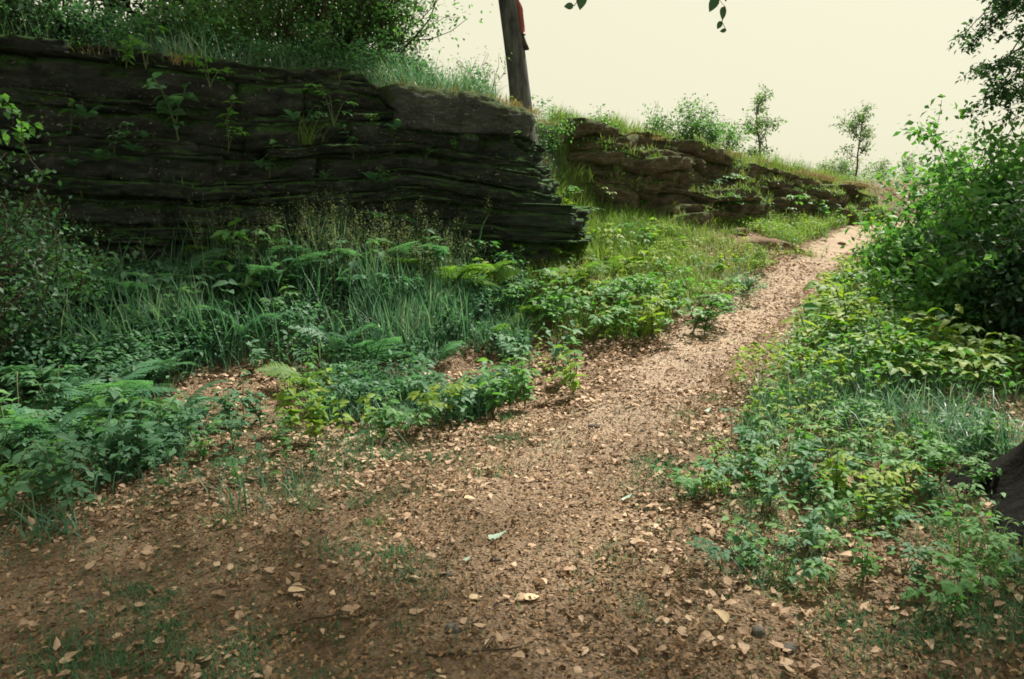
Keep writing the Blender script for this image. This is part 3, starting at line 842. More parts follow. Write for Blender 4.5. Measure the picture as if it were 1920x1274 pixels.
# foreground tree at the right edge: dark flared trunk; its branches hang over the path above the picture
ft = Vector((3.14, 3.62, h1(3.14, 3.62)))
fore = empty("foreground_tree", ft)
tag(fore, "dark tree trunk with flared mossy root at the photograph's right edge", "tree")
zs = np.concatenate([np.linspace(-.25, 1.2, 26), np.linspace(1.4, 7.5, 24)])
th = np.linspace(0, 2 * pi, 96, endpoint=False)
rz = .34 + .44 * np.exp(-np.maximum(zs + .05, 0) / .20) * (zs < 9) - .018 * zs
lob = np.exp(-np.maximum(zs + .05, 0) / .28)[:, None] * (.30 * np.cos(5 * th + .5) + .18 * np.cos(3 * th + 2.2))[None]
rr = rz[:, None] * (1 + lob * .55) + .05 * (fbm(th[None] * 7 + .6 * np.sin(zs[:, None] * 2), zs[:, None] * 1.6, 66, 4) - .5)
Vt = np.stack([rr * np.cos(th)[None], rr * np.sin(th)[None], np.repeat(zs[:, None], 96, 1)], -1)
a_, b_ = np.meshgrid(np.arange(len(zs) - 1), np.arange(96), indexing='ij'); b2 = (b_ + 1) % 96
q = np.stack([a_ * 96 + b_, a_ * 96 + b2, (a_ + 1) * 96 + b2, (a_ + 1) * 96 + b_], -1).reshape(-1, 4)
link("trunk", npmesh("trunk", Vt.reshape(-1, 3), q, M['bark_shade_dark'], True), fore)
rngf = np.random.RandomState(11); tubes, tips = [], []
def keep_fore(q):
    w = q + np.array(ft); return project(w[0], w[1], w[2])[1] < -60 or w[1] < .5
for i in range(15):
    zz = rngf.uniform(3.6, 7.4); an = rngf.uniform(0, 2 * pi) if i % 3 == 0 else rngf.uniform(.15 * pi, .85 * pi)
    grow(rngf, (0, 0, zz), (cos(an), sin(an), rngf.uniform(.15, .6)), rngf.uniform(2.6, 5.6), .08, 1, 2, tubes, tips, 7, .8, .03, .16, keep_fore)
a = Acc()
for lv, P, rad in tubes: a.add(*tube(P, np.maximum(rad, .004), 5, False))
link("limbs", a.mesh("limbs", M['bark_shade_dark'], True), fore)
NF = 8000
V, F = leaf_cloud(tips, NF, .13, rngf, .28, .45)
nl = len(F) // NF; cc = (V[F].mean(1) + np.array(ft)).reshape(NF, nl, 3).mean(1)
okl = (project(cc[:, 0], cc[:, 1], cc[:, 2])[1] < -30) | (cc[:, 1] < .3)
okl &= cc[:, 2] > 2.3
link("crown", npmesh("crown", V, F.reshape(NF, nl, 3)[okl].reshape(-1, 3), M['canopy']), fore)

# thin hanging twigs of that tree whose last leaves dip into the top of the picture
lm_o = npmesh("leaf", *LEAF_O, M['dark'], True)
def hanging(px, leaves, Y=2.5, fork=None):
    top = at(px - 25, -150, Y + .05)
    pts = [top] + [at(x, y - 8, Y) for x, y, *_ in sorted(leaves, key=lambda l: l[1])]
    P = np.array([tuple(p) for p in pts]) - np.array(ft)
    tw = link("twig", npmesh("twig", *tube(P, np.full(len(P), .0012), 4), M['twig']), fore)
    for x, y, ln, az, roll in leaves:
        o = link("leaf", lm_o, tw, at(x, y - 10, Y) - ft)
        o.rotation_euler = (radians(-80), roll, az); o.scale = (ln, ln, ln)
hanging(1092, [(1094, -6, .058, .1, .2), (1076, 20, .035, .3, 1.35), (1066, -12, .04, 1.2, .5)])
hanging(1350, [(1344, 2, .052, -.4, .4), (1360, 22, .046, .5, .3), (1354, 50, .030, .2, .6), (1362, 66, .022, .0, 1.3), (1364, -10, .04, .5, .2)])
hanging(1606, [(1608, -8, .034, -.7, .8), (1622, -26, .04, .6, .3)])

# trees and shrubs on top of the big outcrop (upper left)
TL = [(-10.5, 10.5, 6.5, 301), (-7.6, 11.6, 6.8, 302), (-5.2, 13.0, 6.2, 303), (-6.2, 18.5, 7.5, 304), (-8.6, 16.5, 8.0, 305), (-13, 15, 7.5, 306)]
TLl = ["dark leafy tree overhanging the far end of the big outcrop in the corner", "dense dark tree on the big outcrop with bright gaps of sky, second from the corner",
       "dark tree on the big outcrop, third from the corner, low crown", "tall dark tree set back on the outcrop behind the pale shrub",
       "tall dark tree farthest back on top of the big outcrop", "dark crown peeping over the outcrop's top corner, behind the other trees"]
for (x, y, h, sd_), lb in zip(TL, TLl):
    tree("broadleaf_tree", (x, y, h1(x, y)), h, .13, lb, 8500, .13, M['dark'], M['bark_shade_dark'], sd_, (R.uniform(-.05, .05), R.uniform(-.05, .05)), 2, 9, 1.2, .0, .32, (lambda q: project(q[0], q[1], q[2])[0] < 730 + 50 * sin(q[2] * 5)), .04, group="trees on top of the big outcrop")

def shrub(name, base, height, width, label, leaf_n, leaf_size, mat, seed, nstem=7, cat="shrub", group=None, tmpl=LEAF_S, jitter=.07, bark='twig'):
    rng = np.random.RandomState(seed); tubes, tips = [], []
    for i in range(nstem):
        an = rng.uniform(0, 2 * pi); sp = rng.uniform(.1, 1) * width / height
        grow(rng, (rng.normal(0, .06), rng.normal(0, .06), -.1), (cos(an) * sp, sin(an) * sp, 1), height * rng.uniform(.6, 1.0), .012 * height, 0, 2, tubes, tips, 5, .8, .06, .14, None, .12)
    root = empty(name, base); tag(root, label, cat, group)
    a = Acc()
    for lv, P, rad in tubes:
        if lv < 2 or rng.uniform() < .25: a.add(*tube(P[::2] if lv else P, np.maximum(rad[::2] if lv else rad, .003), 3 if lv else 5, False))
    link("branches", a.mesh("branches", M[bark], True), root)
    V, F = leaf_cloud(tips, leaf_n, leaf_size, rng, jitter, .6, tmpl)
    link("foliage", npmesh("foliage", V, F, mat), root)
    return root

def on_top(px, Y, behind=0):
    q = at(px, 300, Y); return (q.x, q.y, h1(q.x, q.y))
shrub("shrub", on_top(640, 11.7), 2.6, 1.3, "feathery pale green shrub at the rim of the outcrop, top centre", 9000, .07, M['backlit'], 41, 16)
shrub("shrub", on_top(715, 12.2), 2.1, .8, "green shrub on the rim with its edge against bright sky", 5200, .07, M['backlit'], 42, 12)
shrub("shrub", on_top(530, 11.3), 2.0, 1.1, "green shrub under the dark trees on the outcrop's rim", 5200, .07, M['backlit'], 43, 12)
shrub("shrub", on_top(780, 12.3), .75, .5, "low bush on the rim just above the capping block's joint", 700, .06, M['mid'], 44, 7)
shrub("shrub", on_top(835, 12.4), .45, .4, "small twiggy bush on the rim above the capping block", 260, .05, M['backlit'], 45, 6)
shrub("shrub", on_top(893, 12.3), .85, .28, "thin see-through sapling on the capping block beside the grey trunk", 240, .055, M['far'], 46, 4)
shrub("shrub", on_top(940, 12.3), .42, .3, "tiny bush at the foot of the grey trunk", 200, .05, M['far'], 47, 5)
shrub("shrub", on_top(100, 9.0), 1.0, 1.0, "dark bush hanging over the outcrop's top near the corner", 1500, .08, M['dark'], 48, 8)
shrub("shrub", on_top(300, 10.0), .9, .9, "dark green bush on the rim under the dark trees", 1300, .075, M['teal'], 49, 8)
shrub("shrub", on_top(-40, 8.2), 1.2, .9, "dark bush at the outcrop's near end, cut by the frame", 1300, .08, M['dark'], 50, 8)

for i, (px, Y, h, mt, lb) in enumerate([(180, 9.4, .8, 'teal', "rounded bush on the outcrop's rim, second from the corner"), (390, 10.3, .9, 'mid', "green bush on the rim above the rock's leafy herb"),
        (455, 10.8, 1.1, 'backlit', "pale feathery bush on the rim beside the tall shrubs"), (590, 11.2, .8, 'mid', "low green bush in front of the tall feathery shrub"),
        (670, 11.6, .8, 'mid', "low green bush on the rim before the shrub against the sky"), (740, 12.0, .6, 'backlit', "low pale bush where the rim steps down to the capping block"), (240, 9.8, .55, 'mid', "small bush leaning out over the black rock face")]):
    shrub("rim_bush", on_top(px, Y), h, h * .8, lb, 1800, .065, M[mt], 180 + i, 8, group="bushes along the outcrop's rim")

# tree just outside the picture on the left; it shades the rock and one leafy branch tip hangs in
ot = Vector((-7.4, 4.4, h1(-7.4, 4.4)))
over = empty("overhanging_tree", ot)
tag(over, "leafy branch tip hanging in at the picture's edge before the black rock", "tree")
zs = np.linspace(-.2, 8.5, 30); a = Acc(); a.add(*tube(np.stack([.08 * np.sin(zs), .03 * zs, zs], -1), np.linspace(.24, .1, 30), 12)); link("trunk", a.mesh("trunk", M['bark_shade_dark'], True), over)
rngo = np.random.RandomState(141); tubes, tips = [], []
def keep_over(q):
    w = q + np.array(ot); p = project(w[0], w[1], w[2]); return p[1] < -60 or p[0] < -120
for i in range(20):
    zz = rngo.uniform(3.8, 8.2); an = rngo.uniform(-.35 * pi, .6 * pi)
    grow(rngo, (0, 0, zz), (cos(an), sin(an), rngo.uniform(.1, .5)), rngo.uniform(2.4, 4.8), .07, 1, 2, tubes, tips, 7, .8, .02, .16, keep_over)
a = Acc()
for lv, P, rad in tubes: a.add(*tube(P, np.maximum(rad, .004), 4, False))
tipl = []; tb2 = []
P = np.array([tuple(at(x, y, 5.6)) for x, y in ((-260, 60), (-120, 110), (-30, 165), (30, 205), (62, 236))]) - np.array(ot); tb2.append(P)
P2 = np.array([tuple(at(x, y, 5.5)) for x, y in ((-200, 200), (-90, 235), (-10, 250), (45, 256))]) - np.array(ot); tb2.append(P2)
for P in tb2:
    a.add(*tube(np.vstack([[0.05, 0.05, P[0][2] + .3], P]), np.linspace(.02, .003, len(P) + 1), 4, False))
    for k in range(len(P) - 1):
        for t in np.linspace(0, 1, 7): tipl.append(P[k] + (P[k + 1] - P[k]) * t)
link("limbs", a.mesh("limbs", M['bark_shade_dark'], True), over)
NO = 10000
V, F = leaf_cloud(tips, NO, .13, rngo, .26, .45)
nl = len(F) // NO; cc = (V[F].mean(1) + np.array(ot)).reshape(NO, nl, 3).mean(1)
pj = project(cc[:, 0], cc[:, 1], cc[:, 2]); okl = (pj[1] < -30) | (pj[0] < -60)
link("crown", npmesh("crown", V, F.reshape(NO, nl, 3)[okl].reshape(-1, 3), M['canopy']), over)
spl = npmesh("leaf", *LEAF_O, M['mid'], True)
for i in range(84):
    o = link("leaf", spl, over, Vector(tipl[rngo.randint(len(tipl))]) + Vector(rngo.normal(0, .03, 3)))
    o.rotation_euler = (rngo.normal(-.4, .5), rngo.normal(0, .5), rngo.uniform(0, 2 * pi)); k = rngo.uniform(.05, .09); o.scale = (k, k, k)

# slender trees and bushes on the skyline above the back ledge
tree("slender_tree", on_top(1432, 23), 2.25, .04, "thin sapling with airy crown, nearest the back ledge on the skyline", 1300, .09, M['far'], M['twig'], 61, (-.14, 0), 2, 9, .95, .06, .07, None, .12, wander=.07, ratio=(.18, .34))
tree("slender_tree", on_top(1608, 27), 2.3, .04, "slim tree with bare crooked stem and bushy top on skyline", 1400, .09, M['far'], M['twig'], 62, (-.10, 0), 2, 9, 1.0, .08, .07, None, .45, wander=.11, ratio=(.22, .38))
for i, (px, Y, h, w, n, lb) in enumerate([
        (1500, 27, .65, .35, 260, "tiny round-headed bush between the two slender skyline trees"),
        (1560, 30, .8, .8, 900, "bush under the slim bare-stemmed tree on the skyline"),
        (1585, 30, .9, .8, 900, "denser bush just beside the bare stem of the slim tree"),
        (1655, 32, .95, .9, 900, "wide hazy bush right of the slim tree on skyline"),
        (1705, 34, 1.0, .9, 800, "pale bush on the skyline half hidden by the big green thicket"),
        (1380, 22, .7, .5, 500, "small bush left of the airy sapling at the ledge's brink"),
        (1450, 21.5, .55, .5, 300, "low green bush at the foot of the airy sapling")]):
    shrub("skyline_bush", on_top(px, Y), h, w, lb, n, .085, M['far'], 70 + i, 7, group="bushes on the skyline")
for i, (px, Y, h, w, n, mt, lb) in enumerate([
        (1230, 17.6, .65, .5, 1200, 'backlit', "tufted bush at the near end of the back ledge's top"),
        (1285, 17.8, .85, .5, 1500, 'backlit', "tallest leafy bush on top of the back ledge"),
        (1325, 18.0, .85, .45, 1200, 'backlit', "bush on the back ledge beside the tallest one, thin twigs sticking out"),
        (1362, 18.6, .7, .4, 1000, 'mid', "dark-based bush at the drop of the back ledge's top"),
        (1030, 14.2, .75, .4, 420, 'backlit', "pale grassy bush right of the grey trunk"),
        (1120, 15.5, .55, .45, 420, 'mid', "low bush on the grassy brow between the two rocks")]):
    shrub("ledge_bush", on_top(px, Y), h, w, lb, n, .07, M[mt], 90 + i, 8, group="bushes on the back ledge")

# dark tree at the upper right edge, trunk outside the picture
ex, ey = 8.3, 9.3
edge_t = empty("edge_tree", (ex, ey, h1(ex, ey)))
tag(edge_t, "dark drooping tree branches hanging in from the upper corner above the thicket", "tree")
eo = np.array(edge_t.location)
zs = np.linspace(-.2, 7.5, 30); a = Acc(); a.add(*tube(np.stack([.1 * np.sin(zs), .05 * zs, zs], -1), np.linspace(.2, .08, 30), 10)); link("trunk", a.mesh("trunk", M['bark_shade_dark'], True), edge_t)
rnge = np.random.RandomState(121); tubes, tips = [], []
for (x0, y0, x1, y1, Y) in [(2060, -150, 1850, 20, 8.6), (2060, -60, 1845, 60, 8.8), (2080, 0, 1880, 110, 8.4), (2090, 40, 1895, 150, 8.8), (2040, -190, 1890, -40, 8.2), (2100, 70, 1850, 130, 9.4), (2080, 110, 1905, 170, 9.0), (2060, -100, 1900, 40, 9.2)]:
    A, B = np.array(at(x0, y0, Y + .4)) - eo, np.array(at(x1, y1, Y)) - eo
    t = np.linspace(0, 1, 8)[:, None]; P = A + (B - A) * t + np.array([0, 0, .22]) * np.sin(pi * t) + rnge.normal(0, .02, (8, 3))
    S = np.array([.05, .05 * 4, float(np.clip(A[2] - .5, 1, 7))]); tubes.append((1, np.vstack([S, P]), np.linspace(.035, .006, 9)))
    for k in range(13):
        q = P[rnge.randint(2, 8)]; d = (B - A) / np.linalg.norm(B - A) + rnge.normal(0, .6, 3)
        grow(rnge, q, d, rnge.uniform(.25, .55), .006, 2, 2, tubes, tips, 0, .8, -.10, .12)
a = Acc()
for lv, P, rad in tubes: a.add(*tube(P, np.maximum(rad, .003), 4, False))
link("limbs", a.mesh("limbs", M['bark_shade_dark'], True), edge_t)
V, F = leaf_cloud(tips, 6500, .065, rnge, .05, .5); link("crown", npmesh("crown", V, F, M['dark']), edge_t)

# big leafy thicket on the right
def thicket(name, px, Y, h, w, n, size, mat, seed, label, nst=12):
    q = at(px, 500, Y); shrub(name, (q.x, q.y, h1(q.x, q.y)), h, w, label, n, size, mat, seed, nst, "bush", "bushes of the right-hand thicket", LEAF_S, .08)
thicket("thicket_bush", 1925, 8.2, 1.85, 1.1, 14000, .095, M['mid'], 131, "tall dense green bush filling the edge under the drooping branch")
thicket("thicket_bush", 1850, 9.2, 1.7, .9, 10000, .095, M['mid'], 132, "dense green bush stepping down towards the path's bend")
thicket("thicket_bush", 1785, 10.5, 1.25, .8, 6000, .095, M['mid'], 133, "green bush at the low outer end of the thicket where the path vanishes")
thicket("thicket_bush", 1860, 11.5, 2.25, .6, 2000, .06, M['far'], 134, "thin taller bush poking up behind the thicket", 5)
thicket("thicket_bush", 1745, 12.5, 1.7, .25, 160, .06, M['far'], 135, "single thin shoot sticking up beside the thicket", 2)
thicket("thicket_bush", 1980, 6.6, 1.4, .9, 5000, .075, M['dark'], 136, "shady dark bush at the edge below the tall thicket")

thicket("thicket_bush", 1800, 9.6, 1.35, .9, 7000, .095, M['mid'], 137, "green bush in the middle of the thicket's slope")
thicket("thicket_bush", 1745, 11.5, 1.1, .6, 4200, .085, M['yellow'], 138, "light green bush nearest the path's upper bend", 9)
thicket("thicket_bush", 1880, 7.6, 1.35, 1.0, 6000, .095, M['mid'], 139, "leafy bush in front of the tall one at the edge")

# leafy branch ends at the left edge
for i, (px, py, Y, h, n, mt, lb) in enumerate([
        (-60, 600, 5.6, 1.7, 4200, 'dark', "leafy bush cut by the picture's edge, beside the big outcrop"),
        (10, 640, 6.2, 1.15, 2600, 'teal', "lighter leafy bush in front of the outcrop at the picture's edge")]):
    q = at(px, py, Y); shrub("edge_bush", (q.x, q.y, h1(q.x, q.y)), h, .75, lb, n, .055, M[mt], 150 + i, 11, "bush")

# ------------------------------------------------------------------ ferns
def frond_mesh(name, mat, seed, n=24):
    """unit frond along +Y, arching; pinnae cut into teeth"""
    rng = np.random.RandomState(seed); a = Acc()
    t = np.linspace(0, 1, 14)
    arc = lambda s: (0.0, s * (1 - .18 * s), .55 * s - .62 * s ** 2.2)
    C = np.array([arc(s) for s in t]); a.add(*tube(C, np.linspace(.008, .002, 14), 4, False))
    for i in range(n):
        s = .12 + .87 * (i / (n - 1)) ** .95
        c = np.array(arc(s)); ln = .27 * sin(pi * min(1, (s * .85 + .12))) ** .8 * (1.06 - s) ** .45 + .015
        for sd_ in (-1, 1):
            k = 5; tt = np.linspace(0, 1, k + 1)
            ang = radians(62 + rng.uniform(-6, 6))
            ax = np.array([sd_ * sin(ang), cos(ang), -.12 + rng.uniform(-.08, .08)])
            sidev = np.array([-sd_ * cos(ang), sin(ang), 0]) * (.030 + .02 * ln)
            V, F = [], []
            for j in range(k + 1):
                w = (1 - tt[j]) ** .7
                cc = c + ax * ln * tt[j] - np.array([0, 0, .12 * ln * tt[j] ** 2])
                V += [cc, cc + sidev * w + ax * .012, cc - sidev * w + ax * .012]
                if j:
                    b = 3 * (j - 1); e = 3 * j
                    F += [(b, e, b + 1), (b, b + 2, e)]
            a.add(V, F)
    return a.mesh(name, mat)
FRONDS = {k: [frond_mesh("frond", M[k], s) for s in (1, 2, 3)] for k in ('fern', 'fern_lit')}

def fern(loc, size, nf, label, seed, mat='fern', az=None, tilt=(.25, .7), group="ferns on the bank"):
    rng = np.random.RandomState(seed)
    root = empty("fern", loc); tag(root, label, "fern", group)
    a0 = rng.uniform(0, 2 * pi)
    for i in range(nf):
        o = link("frond", FRONDS[mat][i % 3], root)
        zz = a0 + 2 * pi * i / nf + rng.normal(0, .25) if az is None else az + rng.normal(0, .45)
        o.rotation_euler = Matrix.Rotation(zz, 3, 'Z').to_euler()
        tl = rng.uniform(*tilt)
        o.rotation_euler = (Matrix.Rotation(zz, 3, 'Z') @ Matrix.Rotation(tl, 3, 'X') @ Matrix.Rotation(rng.normal(0, .25), 3, 'Y')).to_euler()
        s = size * rng.uniform(.75, 1.1); o.scale = (s, s, s)
    return root

FERNS = [(700, 690, .65, 7, 'fern', "fern with dark plume-like fronds above the litter clearing"), (640, 668, .6, 6, 'fern', "fern leaning over the brown litter clearing from behind"),
         (840, 560, .95, 10, 'fern_lit', "big arching light green fern below the rock's corner"), (900, 545, .6, 6, 'fern_lit', "smaller fern tucked against the big arching one"),
         (1075, 545, .62, 7, 'fern_lit', "sunlit fern with upright fronds on the grassy bank"), (1000, 500, .6, 6, 'fern_lit', "fern at the very foot of the rock's protruding corner"),
         (760, 520, .95, 9, 'fern', "tall fern among grasses in front of the dark rock face"), (190, 790, .75, 9, 'fern', "blue-green fern spreading over the litter at the near bank"),
         (90, 740, .75, 8, 'fern', "blue-green fern near the picture's edge behind the herbs"), (275, 730, .6, 7, 'fern', "blue-green fern with fine fronds beside the brown clearing"),
         (520, 560, .8, 8, 'fern', "fern half buried in grass in the middle of the shady bank"), (960, 640, .42, 5, 'fern_lit', "small bright fern at the upper edge of the litter tongue"),
         (60, 870, .6, 8, 'fern', "blue-green fern in the near shady corner behind the drooping grass"), (330, 800, .5, 7, 'fern', "fern at the shady end of the brown litter clearing"),
         (820, 690, .5, 7, 'fern', "fern overhanging the litter tongue from its near side"), (590, 735, .5, 7, 'fern_lit', "light fern at the back of the near herb clump"),
         (455, 640, .7, 8, 'fern', "fern between the shady plants and the brown clearing"), (1010, 600, .55, 7, 'fern_lit', "fern above the straggling herb line by the path"),
         (330, 560, .8, 8, 'fern', "large fern in the shade before the black rock, nearest the edge bush"), (600, 520, .85, 8, 'fern', "large shaded fern standing before the centre of the rock face"),
         (700, 480, .8, 7, 'fern', "fern rising against the black rock beside the tall one"), (930, 480, .7, 7, 'fern_lit', "fern directly below the protruding lower beds"),
         (1150, 520, .55, 7, 'fern_lit', "bright fern in the middle of the sunny bank"), (200, 600, .8, 8, 'fern', "large blue-green fern beside the edge bushes"),
         (420, 500, .7, 6, 'fern_lit', "light green fern standing tall against the black rock")]
for i, (px, py, s, nf, mt, lb) in enumerate(FERNS):
    fern(ground_at(px, py), s * 1.22, nf + 1, lb, 800 + i, mt)

# ------------------------------------------------------------------ leafy herbs and brambles
def herb_proto(kind, mat, seed):
    """returns [(part name, mesh, matrix)] of an upright herb or a trailing bramble, about 1 m tall units"""
    rng = np.random.RandomState(seed); parts = []
    leafm = LEAFM[(kind, mat)]
    if kind == 'herb':
        nst = rng.randint(1, 4)
        for s in range(nst):
            an = rng.uniform(0, 2 * pi); ln = rng.uniform(.05, .35); h = rng.uniform(.7, 1.0)
            P = np.array([(cos(an) * ln * t * t + rng.normal(0, .008), sin(an) * ln * t * t + rng.normal(0, .008), h * t) for t in np.linspace(0, 1, 7)])
            parts.append(("stem", tube(P, np.linspace(.012, .006, 7), 4), None))
            npair = rng.randint(5, 7)
            for k in range(npair):
                t = .28 + .72 * k / (npair - 1); c = np.array([np.interp(t, np.linspace(0, 1, 7), P[:, j]) for j in range(3)])
                for sgn in (0, pi):
                    z = an + k * pi / 2 + sgn + rng.normal(0, .35)
                    sc = .25 * (1.15 - .55 * abs(t - .55) * 1.6) * rng.uniform(.7, 1.2)
                    Mx = Matrix.Translation(c) @ Matrix.Rotation(z, 4, 'Z') @ Matrix.Rotation(rng.uniform(-.35, .6), 4, 'X') @ Matrix.Rotation(rng.normal(0, .3), 4, 'Y') @ Matrix.Scale(sc, 4)
                    parts.append(("leaf", leafm, Mx))
    else:
        nst = rng.randint(2, 5)
        for s in range(nst):
            an = rng.uniform(0, 2 * pi); ln = rng.uniform(.35, .9); h = rng.uniform(.5, .95)
            P = np.array([(cos(an) * ln * t, sin(an) * ln * t, h * sin(t * 2.0) / .95 * .95) for t in np.linspace(0, 1, 8)])
            parts.append(("stem", tube(P, np.linspace(.012, .005, 8), 4), None))
            nlv = rng.randint(5, 9)
            for k in range(nlv):
                t = .3 + .7 * k / (nlv - 1); c = np.array([np.interp(t, np.linspace(0, 1, 8), P[:, j]) for j in range(3)])
                z = an + (k % 2 * 2 - 1) * rng.uniform(.6, 1.5) - pi / 2
                sc = .31 * rng.uniform(.7, 1.15)
                Mx = Matrix.Translation(c) @ Matrix.Rotation(z, 4, 'Z') @ Matrix.Rotation(rng.uniform(-.2, .35), 4, 'X') @ Matrix.Rotation(rng.normal(0, .2), 4, 'Y') @ Matrix.Scale(sc, 4)
                parts.append(("leaf", leafm, Mx))
    return parts

def trifoliate():
    a = Acc(); V, F = LEAF_N
    for ang, s, off in ((0, .62, .38), (1.15, .5, .34), (-1.15, .5, .34)):
        W = (V * np.array([1.25, 1, 1]) * s) @ rot_z(np.array([ang]))[0].T + np.array([0, off, .02]); a.add(W, F)
    a.add(*tube(np.array([(0, 0, 0), (0, .2, .03), (0, .4, .02)]), [.012, .01, .008], 3, False))
    return a.get()
TRI = trifoliate()
LEAFM = {}
for mt in ('teal', 'mid', 'yellow', 'dark', 'backlit'):
    LEAFM[('herb', mt)] = npmesh("leaf", *LEAF_N, M[mt])
    LEAFM[('bramble', mt)] = npmesh("leaf", *TRI, M[mt])
PROTO, JOINED, STEMM = {}, {}, {}
def get_proto(kind, mt, v):
    key = (kind, mt, v)
    if key not in PROTO:
        PROTO[key] = herb_proto(kind, mt, 1000 + v * 7 + len(kind))
        a, b = Acc(), Acc()
        T0 = LEAF_N if kind == 'herb' else TRI
        sm = []
        for nm, me, Mx in PROTO[key]:
            if nm == 'stem':
                b.add(*me); sm.append(npmesh("stem", *me, M['stem_green'], True))
            else:
                A = np.array(Mx); a.add(T0[0] @ A[:3, :3].T + A[:3, 3], T0[1])
        JOINED[key] = (a.mesh("foliage", M[mt]), b.mesh("stems", M['stem_green'], True)); STEMM[key] = sm
    return key
NPLANT = [0]
def plant(kind, mt, loc, h, rng, label, group, detail, name=None):
    key = get_proto(kind, mt, rng.randint(0, 6)); NPLANT[0] += 1
    root = empty(name or ("leafy_herb" if kind == 'herb' else "bramble"), loc)
    root.rotation_euler = (rng.normal(0, .08), rng.normal(0, .08), rng.uniform(0, 2 * pi)); root.scale = (h, h, h)
    tag(root, label, "plant" if kind == 'herb' else "bramble", group)
    if detail:
        si = 0
        for nm, me, Mx in PROTO[key]:
            if nm == 'stem':
                link("stem", STEMM[key][si], root); si += 1
            else:
                o = link("leaf", me, root); o.matrix_local = Mx
    else:
        link("foliage", JOINED[key][0], root); link("stems", JOINED[key][1], root)
    return root

def in_poly(x, y, poly):
    c = False; j = len(poly) - 1
    for i in range(len(poly)):
        (xi, yi), (xj, yj) = poly[i], poly[j]
        if (yi > y) != (yj > y) and x < (xj - xi) * (y - yi) / (yj - yi) + xi: c = not c
        j = i
    return c
ORD = ["first", "second", "third", "fourth", "fifth", "sixth", "seventh", "eighth", "ninth", "tenth", "eleventh", "twelfth"]
def zone(poly, n, kinds, mats, hr, seed, label, group, detail, order=None, dmin=24):
    rng = np.random.RandomState(seed); pts = []; tries = 0
    xs = [p[0] for p in poly]; ys = [p[1] for p in poly]
    while len(pts) < n and tries < n * 60:
        tries += 1
        x, y = rng.uniform(min(xs), max(xs)), rng.uniform(min(ys), max(ys))
        if in_poly(x, y, poly) and all((x - a) ** 2 + ((y - b) * 1.6) ** 2 > dmin ** 2 for a, b in pts): pts.append((x, y))
    if not order:        # rows by distance, then order along the row
        nrow = max(2, -(-len(pts) // 11)); pts.sort(key=lambda p: -p[1])
        rown = {2: ["near row", "far row"], 3: ["near row", "middle row", "far row"], 4: ["nearest row", "second row", "third row", "farthest row"],
                5: ["nearest row", "second row", "third row", "fourth row", "farthest row"]}[nrow]
        rows = [sorted(list(map(tuple, r)), key=lambda p: p[0]) for r in np.array_split(np.array(pts), nrow)]
        pts = [p for r in rows for p in r]; names = [rown[k] + ", " + ORD[j] + " from left" for k, r in enumerate(rows) for j in range(len(r))]
    else: names = ORD
    if order: pts.sort(key=(lambda p: p[0]) if order == 'left' else (lambda p: -p[1]))
    for i, (x, y) in enumerate(pts):
        lb = label.replace("#", names[i])
        plant(kinds[rng.randint(len(kinds))], mats[rng.randint(len(mats))], ground_at(x, y), rng.uniform(*hr), rng, lb, group, detail)

zone([(560, 850), (800, 835), (800, 770), (640, 750), (540, 800)], 12, ['herb', 'herb', 'bramble'], ['mid', 'teal', 'yellow'], (.28, .46), 1, "leafy herb in the clump beside the path's near bend, # from the clearing side", "herbs in the clump by the near bend", True, 'left', 40)
zone([(830, 815), (1085, 745), (1080, 680), (960, 700), (900, 760), (800, 770)], 20, ['herb', 'herb', 'bramble'], ['mid', 'yellow', 'mid', 'teal'], (.34, .52), 2, "herb in the straggling line along the path's edge, #", "herbs lining the path's edge", True, None, 28)
zone([(380, 905), (560, 850), (620, 880), (450, 930)], 6, ['herb', 'bramble'], ['teal', 'mid'], (.16, .28), 3, "small seedling among dead leaves below the herb clump, # from the shady end", "seedlings in the near litter", True, 'left', 40)
zone([(1100, 660), (1320, 640), (1340, 600), (1180, 570), (980, 600), (1000, 660)], 30, ['herb', 'bramble'], ['mid', 'yellow', 'mid'], (.40, .66), 4, "broad-leaved plant in the sunny clump by the path, #", "plants of the sunny clump by the narrow path", True, None, 26)
zone([(1300, 620), (1400, 570), (1450, 500), (1400, 470), (1300, 540)], 12, ['bramble', 'herb'], ['yellow', 'mid'], (.34, .52), 24, "plant at the edge of the narrow path among grass cushions, # from left", "plants among the grass cushions", False, 'left', 24)
zone([(880, 600), (1250, 580), (1330, 520), (1280, 450), (1080, 440), (900, 500)], 55, ['herb', 'bramble'], ['yellow', 'mid', 'fern_lit'][:2], (.34, .62), 5, "yellow-green plant on the sunny grass bank, #", "plants on the sunny bank", False, None, 22)
zone([(60, 690), (320, 660), (600, 640), (860, 590), (760, 470), (300, 480), (60, 540)], 48, ['herb', 'herb', 'bramble'], ['teal', 'mid', 'backlit'], (.38, .8), 6, "leafy plant on the bank before the dark outcrop, #", "plants on the shady bank", False, None, 26)
zone([(430, 760), (620, 735), (760, 690), (700, 670), (480, 690)], 9, ['herb'], ['teal', 'mid'], (.22, .36), 7, "herb standing in the brown litter clearing, # from the shady end", "herbs in the litter clearing", True, 'left', 36)
zone([(0, 980), (160, 960), (280, 900), (330, 820), (180, 760), (0, 780)], 12, ['herb', 'bramble'], ['teal', 'teal', 'mid'], (.32, .55), 8, "blue-green plant in the near shady corner, # from the picture's edge", "plants in the near shady corner", True, 'left', 40)
zone([(0, 790), (250, 790), (330, 700), (100, 680), (0, 700)], 20, ['herb'], ['teal', 'dark'], (.3, .5), 9, "blue-green plant around the near ferns, #", "plants around the near ferns", False, None, 30)
